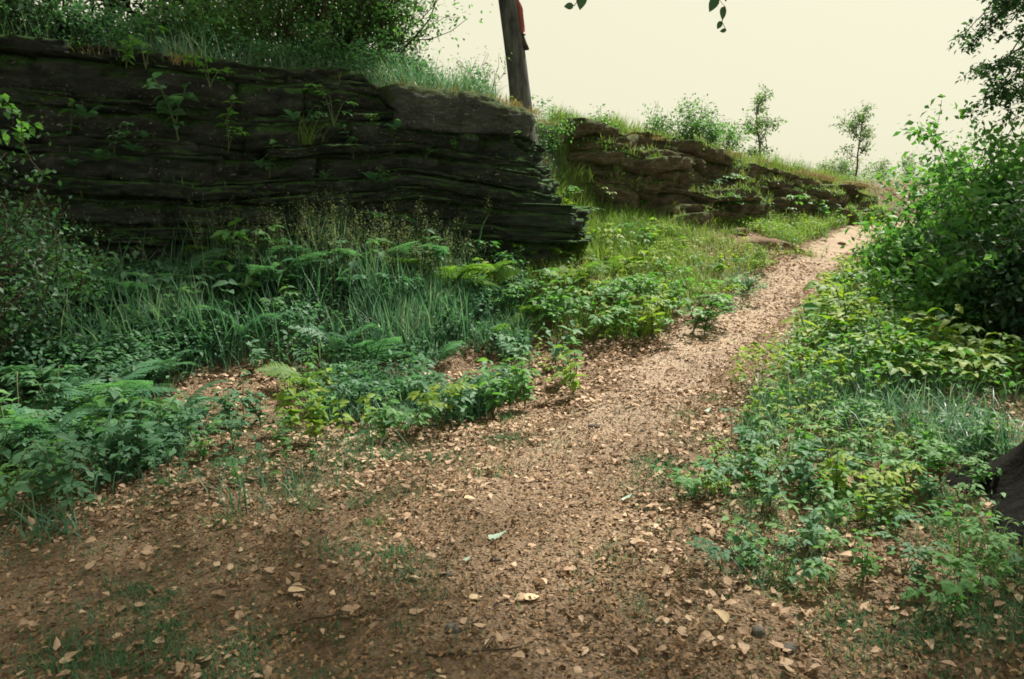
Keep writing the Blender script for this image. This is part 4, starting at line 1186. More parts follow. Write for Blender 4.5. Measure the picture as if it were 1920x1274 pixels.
zone([(1500, 700), (1560, 690), (1700, 560), (1680, 480), (1600, 520), (1520, 620)], 30, ['bramble', 'bramble', 'herb'], ['yellow', 'yellow', 'yellow', 'mid'], (.48, .82), 10, "yellow-green bramble crowding the narrow path, #", "brambles crowding the narrow path", False, None, 26)
zone([(1560, 760), (1900, 760), (1960, 600), (1720, 560), (1580, 690)], 32, ['bramble', 'bramble', 'herb'], ['yellow', 'yellow', 'mid'], (.42, .66), 11, "leafy bramble covering the right bank, #", "brambles covering the right bank", False, None, 34)
zone([(1400, 850), (1560, 840), (1600, 770), (1480, 740), (1400, 760)], 11, ['bramble', 'herb'], ['yellow', 'mid'], (.24, .36), 12, "yellow-green low bramble at the bank's near toe, # from the path", "low brambles at the toe of the bank", True, 'left', 42)
zone([(1380, 940), (1600, 1000), (1830, 960), (1880, 820), (1620, 830), (1420, 850)], 40, ['herb', 'bramble'], ['mid', 'mid', 'yellow', 'teal'], (.18, .34), 13, "low plant between brambles and dark trunk, #", "low plants before the dark trunk", True, None, 40)
zone([(1290, 960), (1400, 940), (1440, 860), (1420, 790), (1330, 850)], 12, ['herb', 'bramble'], ['mid', 'teal', 'yellow'], (.16, .28), 21, "small plant creeping onto the path from its right side, # from left", "plants creeping onto the path", True, 'left', 30)
zone([(0, 1010), (130, 990), (330, 900), (300, 800), (0, 840)], 22, ['herb', 'bramble', 'herb'], ['teal', 'teal', 'mid'], (.26, .42), 22, "leafy plant in the shady corner's second growth, #", "plants of the shady corner's second growth", True, None, 30)
zone([(380, 880), (560, 850), (640, 800), (560, 760), (380, 800)], 9, ['herb', 'bramble'], ['teal', 'mid'], (.2, .36), 23, "plant on the litter between shady corner and herb clump, #", "plants between shady corner and herb clump", True, None, 34)
zone([(1330, 1080), (1560, 1130), (1600, 1030), (1400, 1000)], 11, ['herb', 'bramble', 'bramble'], ['teal', 'mid'], (.14, .26), 14, "little seedling in the grassy patch by the path's right side, # from the path", "seedlings by the path's right side", True, 'left', 44)
zone([(1600, 1120), (1900, 1260), (1900, 1040), (1680, 1010)], 11, ['herb', 'bramble', 'bramble'], ['teal', 'mid'], (.16, .28), 15, "seedling in dead leaves under the dark trunk, # from the path", "seedlings under the dark trunk", True, 'left', 50)
zone([(1640, 520), (1760, 470), (1900, 480), (1900, 560), (1700, 570)], 22, ['bramble'], ['mid', 'mid', 'dark'], (.5, .8), 16, "green bramble at the tall thicket's foot, #", "brambles at the foot of the thicket", False, None, 26)
zone([(1180, 420), (1600, 430), (1600, 400), (1200, 385)], 33, ['herb', 'bramble'], ['backlit', 'mid', 'yellow'], (.45, .8), 17, "weed along the foot of the back ledge, #", "weeds along the back ledge", False, None, 16)
zone([(1030, 420), (1180, 420), (1200, 330), (1040, 240), (1020, 330)], 22, ['herb', 'bramble'], ['backlit', 'yellow', 'mid'], (.3, .5), 18, "bright weed in the gap between two rocks, #", "weeds in the gap between the rocks", False, None, 18)
zone([(1450, 500), (1580, 470), (1640, 440), (1560, 440), (1440, 470)], 9, ['herb'], ['mid', 'yellow'], (.18, .3), 19, "small weed on the verge where the path narrows uphill, # up the slope", "weeds on the upper verge", False, 'left', 18)

# plants rooted in the ledges of the big outcrop
def face_pt(px, py, out=.12):
    best, bp = 1e9, None
    for z in np.linspace(.6, 3.4, 80):
        x, y = f1.P[:, 0] + f1.N[:, 0] * out, f1.P[:, 1] + f1.N[:, 1] * out
        a, b, _ = project(x, y, z); e = (a - px) ** 2 + (b - py) ** 2; i = int(np.argmin(e))
        if e[i] < best: best, bp = e[i], Vector((x[i], y[i], z))
    return bp
rngp = np.random.RandomState(99)
for px, py, kd, mt, h, lb in [
        (335, 262, 'herb', 'teal', .55, "leafy herb growing from the middle of the black rock face"),
        (422, 245, 'herb', 'mid', .36, "light little herb on the rock face beside the leafy one"),
        (395, 165, 'bramble', 'mid', .30, "trailing plant just under the outcrop's rim"),
        (275, 130, 'bramble', 'mid', .38, "trailing leafy spray hanging from the outcrop's upper rim"),
        (235, 125, 'herb', 'mid', .25, "single-stalked herb at the rim's upper slope"),
        (425, 285, 'bramble', 'mid', .34, "sprawling spray on a ledge below the middle herb"),
        (215, 292, 'bramble', 'teal', .26, "flat spray lying on a lower ledge of the black rock"),
        (130, 290, 'herb', 'mid', .34, "lone bright herb at the dark end of the rock face"),
        (505, 335, 'herb', 'mid', .40, "pale herb low on the rock face under the hanging grass"),
        (625, 240, 'bramble', 'mid', .42, "bright bramble spray mid-face below the rim's pale shrub"),
        (665, 300, 'herb', 'teal', .32, "dark herb hanging in a crevice near the face's centre"),
        (712, 345, 'herb', 'mid', .16, "tiny rosette on a ledge left of the rock's corner"),
        (850, 285, 'herb', 'mid', .15, "tiny fern-like sprig on the pale beds under the capping block"),
        (560, 250, 'bramble', 'teal', .3, "creeping spray behind the hanging grass tuft")]:
    plant(kd, mt, face_pt(px, py), h * 1.5, rngp, lb, "plants rooted in the rock face", True, "rock_herb")

spots = sorted([(rngp.uniform(60, 760), rngp.uniform(215, 385)) for _ in range(12)])
for i, (px, py) in enumerate(spots):
    fern(face_pt(px, py, .2), rngp.uniform(.16, .30), 6, "small fern sprig dotting the black rock face, %s from left" % ORD[i], 860 + i, 'fern', None, (.2, .8), "fern sprigs on the rock face")
for i, (px, py) in enumerate([(800, 300), (900, 345), (960, 265), (740, 270), (700, 235)]):
    plant('bramble', 'mid', face_pt(px, py, .15), .2, rngp, "tiny leafy sprig in the pale beds near the capping block, %s in turn" % ORD[i], "sprigs in the pale beds", True, "rock_herb")

# ------------------------------------------------------------------ grass tussocks that stand out
def tussock(loc, n, hmin, hmax, w, mat, label, seed, spread=.10, lean=.5, bend=1.6, group="grass tussocks"):
    rng = np.random.RandomState(seed)
    xy = rng.normal(0, spread, (n, 2))
    V, F = grass_on(xy, hmin, hmax, w * .6, w, rng, np.full(n, -.02), lean, bend, None, 6)
    o = link("grass_tussock", npmesh("grass_tussock", V, F, M[mat]), None, loc)
    return tag(o, label, "grass tuft", group)
tussock(ground_at(215, 905), 46, .3, .65, .022, 'grass_cool', "broad-bladed drooping grass tuft in the near shady corner", 1, .06, .6, 2.0)
tussock(face_pt(572, 270), 90, .22, .55, .009, 'grass_warm', "shaggy grass tuft growing out of the black rock face", 2, .05, .9, 2.2)
tussock(ground_at(1390, 545), 260, .25, .5, .007, 'grass_cool', "soft grass cushion bulging over the path's edge", 3, .16, .6, 1.8)
tussock(ground_at(1350, 580), 220, .22, .45, .007, 'grass_cool', "drooping grass cushion just below the bulging one", 4, .15, .6, 1.8)
tussock(ground_at(1420, 500), 220, .22, .42, .007, 'grass_warm', "grass cushion just above the bulging one", 5, .15, .5, 1.6)
tussock(ground_at(770, 600), 200, .3, .6, .007, 'grass_cool', "fine fan-shaped grass tuft behind the plume-like fern", 6, .08, .7, 1.2)
tussock(ground_at(1850, 860), 160, .25, .55, .009, 'grass_cool', "grey-green grass tuft leaning by the dark trunk", 7, .15, .7, 1.8)
tussock(ground_at(1760, 800), 160, .25, .5, .008, 'grass_cool', "grey-green grass tuft between brambles on right bank", 8, .15, .7, 1.8)
tussock(ground_at(1840, 1060), 150, .12, .26, .007, 'mid', "short bright grass tuft at the foot of the dark trunk", 9, .12, .7, 1.6)
tussock(at(1240, 290, 16.6), 120, .2, .4, .012, 'grass_warm', "bright green grass tuft on the back ledge's shoulder", 10, .15, .7, 1.6)
tussock(ground_at(1080, 350), 200, .25, .5, .009, 'grass_warm', "pale grass tuft in the steep gap by the rock's corner", 11, .15, .7, 1.6)
tussock(ground_at(1420, 1065), 200, .06, .16, .006, 'grass_cool', "grassy patch with pale blades by the path's right side", 14, .12, .9, 1.8)
tussock(ground_at(1510, 1105), 160, .06, .15, .006, 'mid', "low green grass patch farther from the path, behind the two pebbles", 15, .11, .9, 1.8)
tussock(ground_at(90, 1010), 60, .15, .35, .012, 'grass_cool', "drooping grass tuft at the picture's edge below the shady plants", 16, .08, .8, 2.0)
tussock(ground_at(420, 980), 90, .05, .10, .005, 'mid', "small dark green grass tuft in the near dead leaves", 12, .05, .8, 1.4)
tussock(ground_at(705, 985), 90, .05, .11, .005, 'mid', "small upright grass tuft on the trodden ground, nearest the pale leaf", 13, .04, .8, 1.4)

# ------------------------------------------------------------------ grass cover (nobody could count it)
def sample(n, x0, x1, y0, y1, dens, rng, zoff=0, margin=150):
    out = []
    tot = 0
    while tot < n:
        x = rng.uniform(x0, x1, n * 3); y = rng.uniform(y0, y1, n * 3)
        d = dens(x, y); k = rng.uniform(0, 1, len(x)) < d
        x, y = x[k], y[k]
        if not len(x): break
        f = frustum(x, y, H(x, y) + zoff, margin, margin); x, y = x[f], y[f]
        if not len(x): break
        out.append(np.column_stack([x, y])); tot += len(x)
        if len(out) > 40: break
    return np.concatenate(out)[:n]

def clump(x, y, s, seed, lo, hi): return sstep(lo, hi, fbm(x * s, y * s, seed, 3))

def in_front(x, y):
    sd, _, _ = face_dist(x, y); return -sd
rg = np.random.RandomState(21)
def px_ok(x, y):      # the litter clearings stay open
    c = np.ones_like(x)
    for cx_, cy_, rx, ry in ((-2.3, 6.3, .75, .95), (-.45, 7.6, .5, .8), (-1.4, 5.5, 1.2, .4)):
        c = c * sstep(.7, 1.25, np.hypot((x - cx_) / rx, (y - cy_) / ry))
    return c
# tall cool grass below the dark rock
def d_tall(x, y):
    fr = in_front(x, y); pd, w = path_dist(x, y)
    return ((fr > -.05) & (fr < 2.2) & (x < -.5) & (x > -9)) * (.08 + .92 * clump(x, y, .9, 5, .42, .6)) * px_ok(x, y)
xy = sample(6500, -9, 1.2, 4.5, 11.5, d_tall, rg, .5)
V, F = grass_on(xy, .30, .85, .007, .022, rg, None, .4, 1.5, None, 3)
tag(link("grass", npmesh("grass", V, F, M['grass_cool'])), "tall blue-green grass below the dark outcrop", "grass", kind="stuff")
# feathery seed heads among it
xy = sample(700, -6.5, .8, 6, 11.3, lambda x, y: d_tall(x, y) * (in_front(x, y) < 1.3), rg, .7)
a = Acc(); zz = H(xy[:, 0], xy[:, 1])
hh = rg.uniform(.65, 1.05, len(xy)); az = rg.uniform(0, 2 * pi, len(xy)); ln = rg.uniform(0, .18, len(xy))
V, F = blades(np.column_stack([xy, zz]), hh, az, ln, rg.uniform(0, .25, len(xy)), np.full(len(xy), .004), 3); a.add(V, F)
tipx = xy[:, 0] + np.cos(az) * np.sin(ln + .06) * hh; tipy = xy[:, 1] + np.sin(az) * np.sin(ln + .06) * hh
k = 26
tt = rg.uniform(0, 1, (len(xy), k)); rad = .055 * (1 - tt) ** .7 + .006
ang = rg.uniform(0, 2 * pi, (len(xy), k))
loc = np.stack([tipx[:, None] + rad * np.cos(ang), tipy[:, None] + rad * np.sin(ang), (zz + hh * .97)[:, None] - .16 + .20 * tt], -1).reshape(-1, 3)
n_ = len(loc)
a.add(*scatter(leaf_tmpl(.45, 2, .1, .1), loc, rot_z(rg.uniform(0, 2 * pi, n_)) @ rot_x(rg.uniform(-.6, 1.3, n_)), rg.uniform(.012, .026, n_)))
V, F = a.get()
tag(link("grass", npmesh("grass", V, F, M['seed'])), "feathery pale seed heads of grasses against the dark rock", "grass", kind="stuff")

# sunny mid-bank grass left of the narrow path and up the gap
def d_sun(x, y):
    pd, w = path_dist(x, y); fr = in_front(x, y)
    m = (pd < -w - .02 + .25 * (fbm(x * 2, y * 2, 71, 2) - .5)) & (y > 8.6) & (fr > -.1)
    bare = sstep(.6, 1.2, np.hypot((x - 5.0) / 1.1, (y - 15.3) / 1.0))
    return m * sstep(-.6, .6, x + (y - 9) * .2) * px_ok(x, y) * (.35 + .65 * clump(x, y, .8, 8, .35, .6)) * bare
xy = sample(26000, -.8, 11, 8.6, 22.5, d_sun, rg, .2)
V, F = grass_on(xy, .10, .46, .005, .013, rg, None, .9, 2.2, None, 3)
tag(link("grass", npmesh("grass", V, F, M['grass_warm'])), "sunlit yellow-green grass on the bank below the rock's corner", "grass", kind="stuff")
xy = sample(9000, .6, 3.2, 11.5, 16.5, lambda x, y: ((in_front(x, y) < 1.6) & (in_front(x, y) > -2.0) & (x > .75)) * 1.0, rg, .3)
V, F = grass_on(xy, .2, .5, .008, .016, rg, None, .5, 1.6, None, 3)
tag(link("grass", npmesh("grass", V, F, M['grass_warm'])), "long pale grass on the steep gap between the two rocks", "grass", kind="stuff")
# shaded grass and fine undergrowth of the left bank
def d_left(x, y):
    pd, w = path_dist(x, y); fr = in_front(x, y)
    return ((fr > .6) & (pd < -w - .6) & (y > 3.8) & (x < 0.2)) * px_ok(x, y) * (.12 + .88 * clump(x, y, .8, 15, .32, .62)) * (.12 + .88 * sstep(5.0, 6.8, y))
xy = sample(11000, -8, .4, 3.8, 10.5, d_left, rg, .2)
V, F = grass_on(xy, .12, .38, .006, .014, rg, None, .6, 1.7, None, 3)
tag(link("grass", npmesh("grass", V, F, M['grass_cool'])), "blue-green grass among the plants of the shady bank", "grass", kind="stuff")
# right bank grass
def d_right(x, y):
    pd, w = path_dist(x, y)
    return ((pd > w + .35) & (y > 4.2)) * (.1 + .9 * clump(x, y, .9, 25, .4, .6))
xy = sample(20000, .8, 13, 4.0, 22, d_right, rg, .2)
V, F = grass_on(xy, .12, .42, .006, .013, rg, None, .6, 1.7, None, 3)
tag(link("grass", npmesh("grass", V, F, M['grass_cool'])), "grey-green grass under the brambles of the right bank", "grass", kind="stuff")
# short trodden grass patches in the foreground
def d_short(x, y):
    pd, w = path_dist(x, y); 
    return (y < 6.2) * (.08 + .92 * sstep(.12, .75, np.abs(pd))) * (.10 + .90 * clump(x, y, 2.4, 35, .46, .66)) * (.25 + .75 * clump(x, y, 6, 36, .42, .66))
xy = sample(52000, -4.5, 4.5, 1.9, 6.2, d_short, rg, 0)
V, F = grass_on(xy, .03, .095, .003, .0065, rg, None, .9, 1.6, None, 2)
tag(link("grass", npmesh("grass", V, F, M['teal'])), "patchy short trodden grass in the foreground", "grass", kind="stuff")
# rim grass on both rocks, dry grass along the brink
def d_rim(x, y):
    sd, _, _ = face_dist(x, y); return ((sd > .15) & (sd < 2.2)) * (.06 + .94 * clump(x, y, 1.5, 45, .42, .62))
xy = sample(9000, -9, 0.9, 5.5, 14.5, d_rim, rg, .4)
V, F = grass_on(xy, .10, .55, .006, .013, rg, None, .7, 1.6, None, 3)
tag(link("grass", npmesh("grass", V, F, M['grass_cool'])), "shaggy grass along the top of the big outcrop", "grass", kind="stuff")
xy = sample(14000, .9, 11.5, 13.5, 25, d_rim, rg, .4)
V, F = grass_on(xy, .14, .50, .008, .016, rg, None, .5, 1.3, None, 3)
tag(link("grass", npmesh("grass", V, F, M['grass_warm'])), "yellowish grass on top of the back ledge", "grass", kind="stuff")
def d_brink(x, y):
    sd, _, _ = face_dist(x, y); return ((sd > -.12) & (sd < .5)) * clump(x, y, 1.6, 55, .46, .62)
xy = sample(3500, -7, 11.5, 5.5, 24.5, d_brink, rg, .1)
V, F = grass_on(xy, .06, .22, .005, .011, rg, np.maximum(H(xy[:, 0], xy[:, 1]), HIGH(xy[:, 0], xy[:, 1]) - .08), .9, 1.8, None, 3)
tag(link("grass", npmesh("grass", V, F, M['grass_dry'])), "withered brown grass along the brinks of both rocks", "grass", kind="stuff")

# growth on the ledges of both rocks
def on_ledges(fc, L, n, rng, lo=0, hi=None):
    hi = len(L) if hi is None else hi
    i = rng.randint(0, fc.n, n); b = rng.randint(lo, hi, n)
    k = fbm(fc.u[i] * 1.2, b * 1.7, 5, 3) > .46; i, b = i[k], b[k]
    o = np.array([L[q][0][p] for p, q in zip(i, b)]) - rng.uniform(.0, .10, len(i)); z = np.array([L[q][1][p] for p, q in zip(i, b)])
    return np.column_stack([fc.P[i] + fc.N[i] * o[:, None], z - .01])
p3 = on_ledges(f1, LEDGE1, 2600, rg)
V, F = grass_on(p3[:, :2], .03, .16, .004, .010, rg, p3[:, 2], .9, 2.2, None, 3)
a = Acc(); a.add(V, F)
p3 = on_ledges(f1, LEDGE1, 3000, rg); n_ = len(p3)
a.add(*scatter(LEAF_S, p3 + rg.normal(0, .02, p3.shape), rot_z(rg.uniform(0, 2 * pi, n_)) @ rot_x(rg.normal(-.3, .5, n_)), rg.uniform(.015, .045, n_)))
tag(link("ledge_growth", a.mesh("ledge_growth", M['mid'])), "moss, small leaves and grass blades on the ledges of the big outcrop", "ledge growth", kind="stuff")
p3 = on_ledges(f2, LEDGE2, 14000, rg)
V, F = grass_on(p3[:, :2], .06, .28, .007, .015, rg, p3[:, 2], .9, 2.0, None, 3)
tag(link("ledge_growth", npmesh("ledge_growth", V, F, M['grass_warm'])), "grass hanging over the ledges of the back rock", "ledge growth", kind="stuff")
p3 = on_ledges(f2, LEDGE2, 9000, rg); n_ = len(p3)
V, F = scatter(LEAF_S, p3 + rg.normal(0, .05, p3.shape), rot_z(rg.uniform(0, 2 * pi, n_)) @ rot_x(rg.normal(-.3, .5, n_)), rg.uniform(.03, .075, n_))
tag(link("ledge_growth", npmesh("ledge_growth", V, F, M['mid'])), "small leafy growth on the ledges of the back rock", "ledge growth", kind="stuff")

# low ground-cover foliage filling the banks
def cover(n, x0, x1, y0, y1, dens, mat, label, hmax, size, seed):
    rng = np.random.RandomState(seed)
    xy = sample(n, x0, x1, y0, y1, dens, rng, .2)
    n = len(xy); top = hmax * (.35 + .9 * fbm(xy[:, 0] * 1.7, xy[:, 1] * 1.7, seed, 3))
    z = H(xy[:, 0], xy[:, 1]) + top * rng.uniform(0.05, 1, n) ** .6
    V, F = scatter(LEAF_S, np.column_stack([xy, z]), rot_z(rng.uniform(0, 2 * pi, n)) @ rot_x(rng.normal(-.1, .45, n)) @ rot_y(rng.normal(0, .35, n)), rng.uniform(.6, 1.3, n) * size)
    tag(link("undergrowth", npmesh("undergrowth", V, F, M[mat])), label, "undergrowth", kind="stuff")
cover(25000, 1.3, 13, 5.0, 22, lambda x, y: (path_dist(x, y)[0] > path_dist(x, y)[1] + .35 + .3 * fbm(x, y, 3, 2)) * (y > 5.2) * sstep(5, 7, y + x * .25) * 1.0, 'mid', "dense low leaves covering the right bank", .5, .06, 501)
cover(20000, 1.5, 12, 6.0, 20, lambda x, y: (path_dist(x, y)[0] > path_dist(x, y)[1] + .2) * (path_dist(x, y)[0] < path_dist(x, y)[1] + 2.6) * clump(x, y, .9, 66, .38, .55), 'yellow', "yellow-green low leaves along the path's right edge", .42, .06, 502)
cover(20000, -8, .5, 4, 10.8, lambda x, y: d_left(x, y) * clump(x, y, 2.3, 205, .34, .66), 'teal', "blue-green low leaves on the shady bank", .42, .065, 503)
cover(8500, -8, 1.0, 5, 11.5, lambda x, y: (in_front(x, y) > 0) * (in_front(x, y) < 1.3) * 1.0 * (x < -.3), 'dark', "dark low leaves at the foot of the big outcrop", .45, .06, 504)
cover(13000, -.5, 10, 8.8, 21, lambda x, y: d_sun(x, y) * clump(x, y, 1.1, 77, .45, .6), 'yellow', "bright low leaves dotted through the sunny bank", .30, .055, 505)
cover(11000, -9, .8, 5.5, 15, lambda x, y: ((face_dist(x, y)[0] > .1) & (face_dist(x, y)[0] < 2.4)) * clump(x, y, 1.2, 305, .36, .6), 'teal', "tangled dark leaves on top of the big outcrop", .7, .06, 507)
cover(5000, 11, 20, 22, 32, lambda x, y: (path_dist(x, y)[0] < -path_dist(x, y)[1]) * 1.0, 'far', "pale low growth on the far plateau", .5, .09, 508)
cover(3000, -4.8, -2.3, 3.6, 6.0, lambda x, y: (path_dist(x, y)[0] < -2.2) * clump(x, y, 1.5, 405, .46, .64), 'teal', "low blue-green leaves in the near shady corner", .22, .06, 509)
cover(3600, .8, 4.5, 3.0, 6.6, lambda x, y: (path_dist(x, y)[0] > path_dist(x, y)[1] + .25) * clump(x, y, 2.2, 88, .42, .68), 'mid', "scattered low leaves before the dark trunk", .12, .05, 506)

# ------------------------------------------------------------------ leaf litter
DEAD = [leaf_tmpl(.62, 8, .10, .25, .9, .05), leaf_tmpl(.55, 8, -.22, -.3, .85, .04), leaf_tmpl(.7, 8, .4, .15, .9, .05), leaf_tmpl(.58, 8, .04, .6, .9, .05)]
def lift(p):
    pd, w = path_dist(p[:, 0], p[:, 1]); return .013 * (np.abs(pd) < w * 1.1)
DEADS = [leaf_tmpl(.66, 3, .10, .12, .9), leaf_tmpl(.58, 3, -.12, -.15, .85), leaf_tmpl(.75, 3, .22, .05, .9), leaf_tmpl(.6, 3, .04, .4, .9)]
rl = np.random.RandomState(31)
def d_litter(x, y):
    pd, w = path_dist(x, y)
    on = np.abs(pd) < w * .75
    near = sstep(3.2, 6.0, y)
    d = np.where(on, .10 + .22 * near, .26 + .34 * near)
    d = d + .45 * ((pd < -w * .6) & (pd > -w - 1.6)) * sstep(4, 5.5, y)
    d = d * np.where((pd > w * .8) & (y > 6.5), .5, 1) * (.35 + .9 * clump(x, y, 1.4, 95, .35, .62))
    return np.clip(d, 0, 1) * (in_front(x, y) > .2)
xy = sample(36000, -8, 9, 1.9, 16, d_litter, rl, 0, 120)
n = len(xy); each = np.array_split(np.arange(n), 4); a = Acc()
for tm, idx in zip(DEADS, each):
    p = xy[idx]; m = len(idx); near = sstep(8, 3, p[:, 1])
    loc = np.column_stack([p, H(p[:, 0], p[:, 1]) + rl.uniform(.004, .032, m) + lift(p)])
    rot = rot_z(rl.uniform(0, 2 * pi, m)) @ rot_x(rl.normal(0, .32, m)) @ rot_y(rl.normal(0, .32, m))
    a.add(*scatter(tm, loc, rot, rl.uniform(.018, .058, m) * (1 + .35 * sstep(4, 8, p[:, 1]))))
V, F = a.get()
tag(link("leaf_litter", npmesh("leaf_litter", V, F, M['litter'])), "brown dead leaves strewn over the woodland floor", "leaf litter", kind="stuff")

def d_crumb(x, y):
    return np.clip(1.3 - y / 9, .15, 1) * (.5 + .5 * clump(x, y, 2.2, 105, .3, .6)) * (np.abs(x) < 6)
xy = sample(88000, -5, 8, 1.8, 14, d_crumb, rl, 0, 60); n = len(xy)
loc = np.column_stack([xy, H(xy[:, 0], xy[:, 1]) + rl.uniform(.002, .020, n) + lift(xy)])
tmc = (np.array([(-.4, .1, 0), (.35, 0, .1), (.42, .9, -.05), (-.3, 1., .2)]), np.array([(0, 1, 2), (0, 2, 3)]))
rot = rot_z(rl.uniform(0, 2 * pi, n)) @ rot_x(rl.normal(0, .5, n)) @ rot_y(rl.normal(0, .5, n))
V, F = scatter(tmc, loc, rot, np.column_stack([rl.uniform(.006, .02, n), rl.uniform(.009, .030, n), rl.uniform(.01, .02, n)]))
tag(link("leaf_litter", npmesh("leaf_litter", V, F, M['crumb'])), "fine crumbs of bark and broken leaves on the trodden ground", "leaf litter", kind="stuff")

# the 300 fallen leaves that show largest lie on the ground as pieces of it
dm = [npmesh("leaf", *t, M['litter'], True) for t in DEAD]
xy = sample(300, -3.2, 3.6, 1.95, 5.6, lambda x, y: (.25 + .75 * sstep(.2, 1.0, np.abs(path_dist(x, y)[0]))) * np.clip(1.2 - y / 9, .1, 1), rl, 0, 10)
for i, (x, y) in enumerate(xy):
    o = link("leaf", dm[i % 4], ground, (x, y, h1(x, y) + .028))
    o.rotation_euler = (rl.normal(0, .25), rl.normal(0, .25), rl.uniform(0, 2 * pi)); s = rl.uniform(.03, .075); o.scale = (s, s, s)

# ------------------------------------------------------------------ single things on the ground
def lone_leaf(px, py, size, rz, mat, label, tm=1, rx=0.1):
    g = ground_at(px, py)
    o = link("fallen_leaf", npmesh("fallen_leaf", *DEAD[tm], M[mat], True), None, (g.x, g.y, g.z + .03))
    o.rotation_euler = (rx, .1, rz); o.scale = (size,) * 3
    tag(o, label, "leaf", "single leaves on the trodden ground")
lone_leaf(915, 1016, .105, -1.75, 'pale_leaf', "pale mint-green leaf lying on the trodden earth")
lone_leaf(868, 1063, .045, -1.4, 'pale_leaf', "small scrap of mint-green leaf below the bigger pale one")
lone_leaf(1165, 948, .07, -1.2, 'pale_leaf', "mint-green leaf at the edge of grass right of the path")
lone_leaf(1320, 780, .075, -1.0, 'pale_leaf', "pale leaf at the path's right edge beside low brambles")
lone_leaf(870, 945, .065, -1.5, 'pale_dead', "straw-coloured dead leaf above the mint-green one", 0)
lone_leaf(985, 1140, .08, -.9, 'pale_dead', "large tan oval leaf at the grass patch below the pale leaf", 0)
lone_leaf(880, 1135, .06, -1.1, 'pale_dead', "tan oval leaf, the middle one of the lower foreground", 0)
lone_leaf(1360, 1185, .075, .6, 'pale_dead', "large upturned tan leaf near the two round pebbles", 2, .5)
lone_leaf(540, 1120, .075, -1.3, 'pale_dead', "broad straw-coloured leaf in the grass at lower centre-left", 0)

rs = np.random.RandomState(71)
for i, (px, py, s, lb) in enumerate([(1422, 1190, .024, "round grey pebble, the upper of two in the near soil"), (1478, 1226, .024, "round grey pebble, the lower of two in the near soil"),
        (1183, 872, .022, "dark pebble on the trodden path near its right-hand grass"), (1112, 806, .035, "dark stone half buried on the path among pale leaves"),
        (1205, 812, .018, "small black pebble at the path's bend"), (850, 1190, .026, "grey stone showing through the lower trodden soil"),
        (838, 1085, .022, "brownish pebble below the scraps of green leaf"), (930, 1058, .02, "flat grey pebble under the mint-green leaf")]):
    g = ground_at(px, py)
    tag(boulder("pebble", (g.x, g.y, g.z + s * .45), (s * rs.uniform(1, 1.4), s, s * .75), 20 + i, M['stone']), lb, "pebble", "pebbles on the path")
for i, (px, py, s, lb) in enumerate([(1385, 440, .14, "pale stone at the top of the bare earth patch"), (1420, 436, .09, "smaller pale stone beside the one on the earth patch"), (1578, 460, .07, "pale stone on the upper verge of the path")]):
    g = ground_at(px, py)
    tag(boulder("stone", (g.x, g.y, g.z + s * .3), (s * 1.3, s, s * .6), 40 + i, M['rock_red']), lb, "stone", "stones by the upper path")
for i, (px, py, Y, sx, sz) in enumerate([(1440, 322, 20.6, .6, .14), (1490, 326, 21.4, .7, .13), (1530, 330, 22.0, .5, .12), (1590, 336, 23.0, .6, .12)]):
    q = at(px, py, Y)
    o = boulder("slab", (q.x, q.y, h1(q.x, q.y) + sz * .1), (sx, .5, sz), 60 + i, M['rock_red'] if i < 4 else M['rock_back'])
    o.parent = ledge; o.matrix_parent_inverse = INV2; o.rotation_euler = (0, .05, .75)

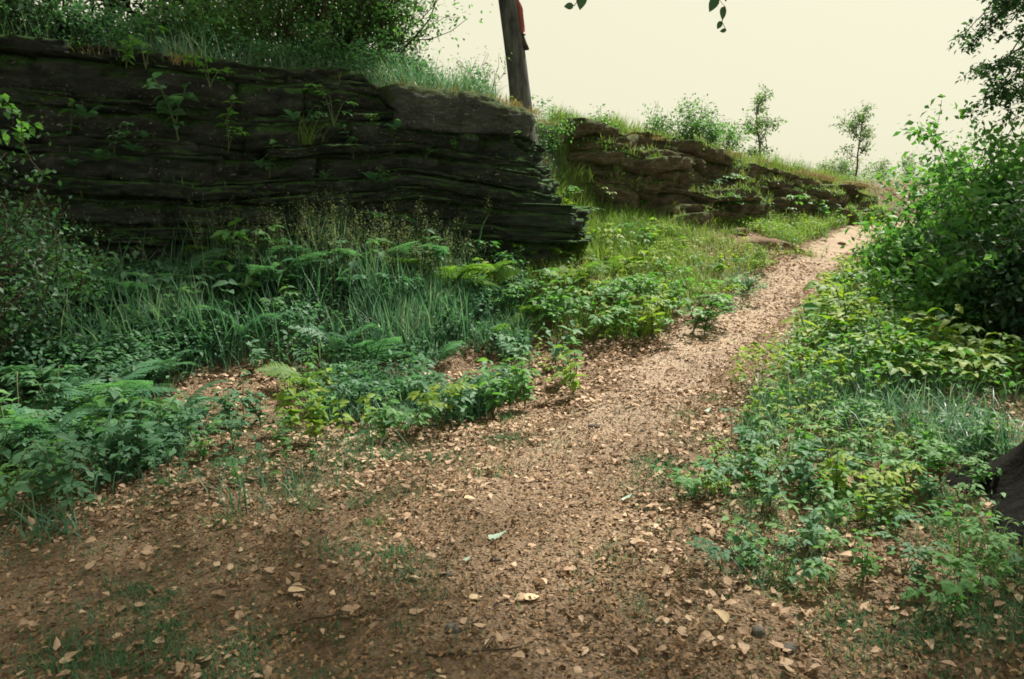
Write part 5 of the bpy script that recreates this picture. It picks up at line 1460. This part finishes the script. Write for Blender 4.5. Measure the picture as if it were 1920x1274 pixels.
# low eroded earth scarp beside the upper path
c = ground_at(1435, 470)
tt = np.linspace(-1, 1, 60); rows = []
for k, (o, z) in enumerate([(-.10, -.15), (.0, .0), (.05, .08), (.02, .15), (.16, .19), (.5, .18), (1.0, .08), (1.5, -.2)]):
    f = (1 - np.abs(tt) ** 2.5)
    nz = (fbm(tt * 5, k * .9, 7, 3) - .5)
    X = c.x + tt * 1.1 * .85 - (o + .25 * nz) * .25; Y = c.y + tt * 1.35 * .15 + o + .3 * nz
    rows.append(np.stack([X, Y, H(X, Y) * 0 + c.z + z * f + .06 * nz * f - .12 * (1 - f) + (Y - c.y) * .12], -1))
V = np.stack(rows, 1); m = V.shape[1]
a_, b_ = np.meshgrid(np.arange(59), np.arange(m - 1), indexing='ij')
q = np.stack([a_ * m + b_, (a_ + 1) * m + b_, (a_ + 1) * m + b_ + 1, a_ * m + b_ + 1], -1).reshape(-1, 4)
tag(link("earth_scarp", npmesh("earth_scarp", V.reshape(-1, 3), q, M['ground'], True)), "low bare earth scarp with a dark undercut face beside the upper path", "earth bank", kind="thing")

for i, (dx, dy, lb) in enumerate([(-.9, -.15, "tuft at the low end of the bare earth scarp"), (-.35, -.22, "tuft hanging before the earth scarp's dark face"), (.35, -.1, "tuft at the middle of the earth scarp's foot"), (.9, .1, "tuft at the uphill end of the earth scarp"), (-.5, .6, "tuft on top of the earth scarp"), (.5, .8, "tuft behind the earth scarp's bare top")]):
    x, y = c.x + dx, c.y + dy
    tussock((x, y, h1(x, y) + (.1 if dy > .3 else 0)), 120, .12, .3, .010, 'grass_warm', "grass " + lb, 30 + i, .14, .7, 1.8)
# twigs
def twig(px0, py0, px1, py1, r, label):
    A, B = ground_at(px0, py0), ground_at(px1, py1)
    t = np.linspace(0, 1, 9); P = np.array([tuple(A + (B - A) * s) for s in t]); P[:, 2] = H(P[:, 0], P[:, 1]) + .022
    P += rs.normal(0, .008, P.shape) * np.array([1, 1, .4]); o = P[4].copy()
    a = Acc(); a.add(*tube(P - o, np.linspace(r, r * .5, 9), 6))
    s = P[5] - o; a.add(*tube(np.array([s, s + [.03, .05, .015], s + [.05, .11, .01]]), [r * .5, r * .4, r * .2], 5))
    tag(link("twig", a.mesh("twig", M['twig'], True), None, o), label, "twig", "twigs on the ground")
twig(800, 1240, 975, 1228, .006, "thin dark twig lying across the bottom foreground")
twig(1350, 1130, 1420, 1085, .005, "short twig by the grass patch right of the path")
twig(560, 1180, 660, 1165, .005, "short grey twig in the grassy lower foreground")
twig(330, 940, 520, 900, .005, "twig below the drooping grass tuft")
twig(1280, 950, 1350, 920, .004, "slim twig at the path's right edge by the seedlings")
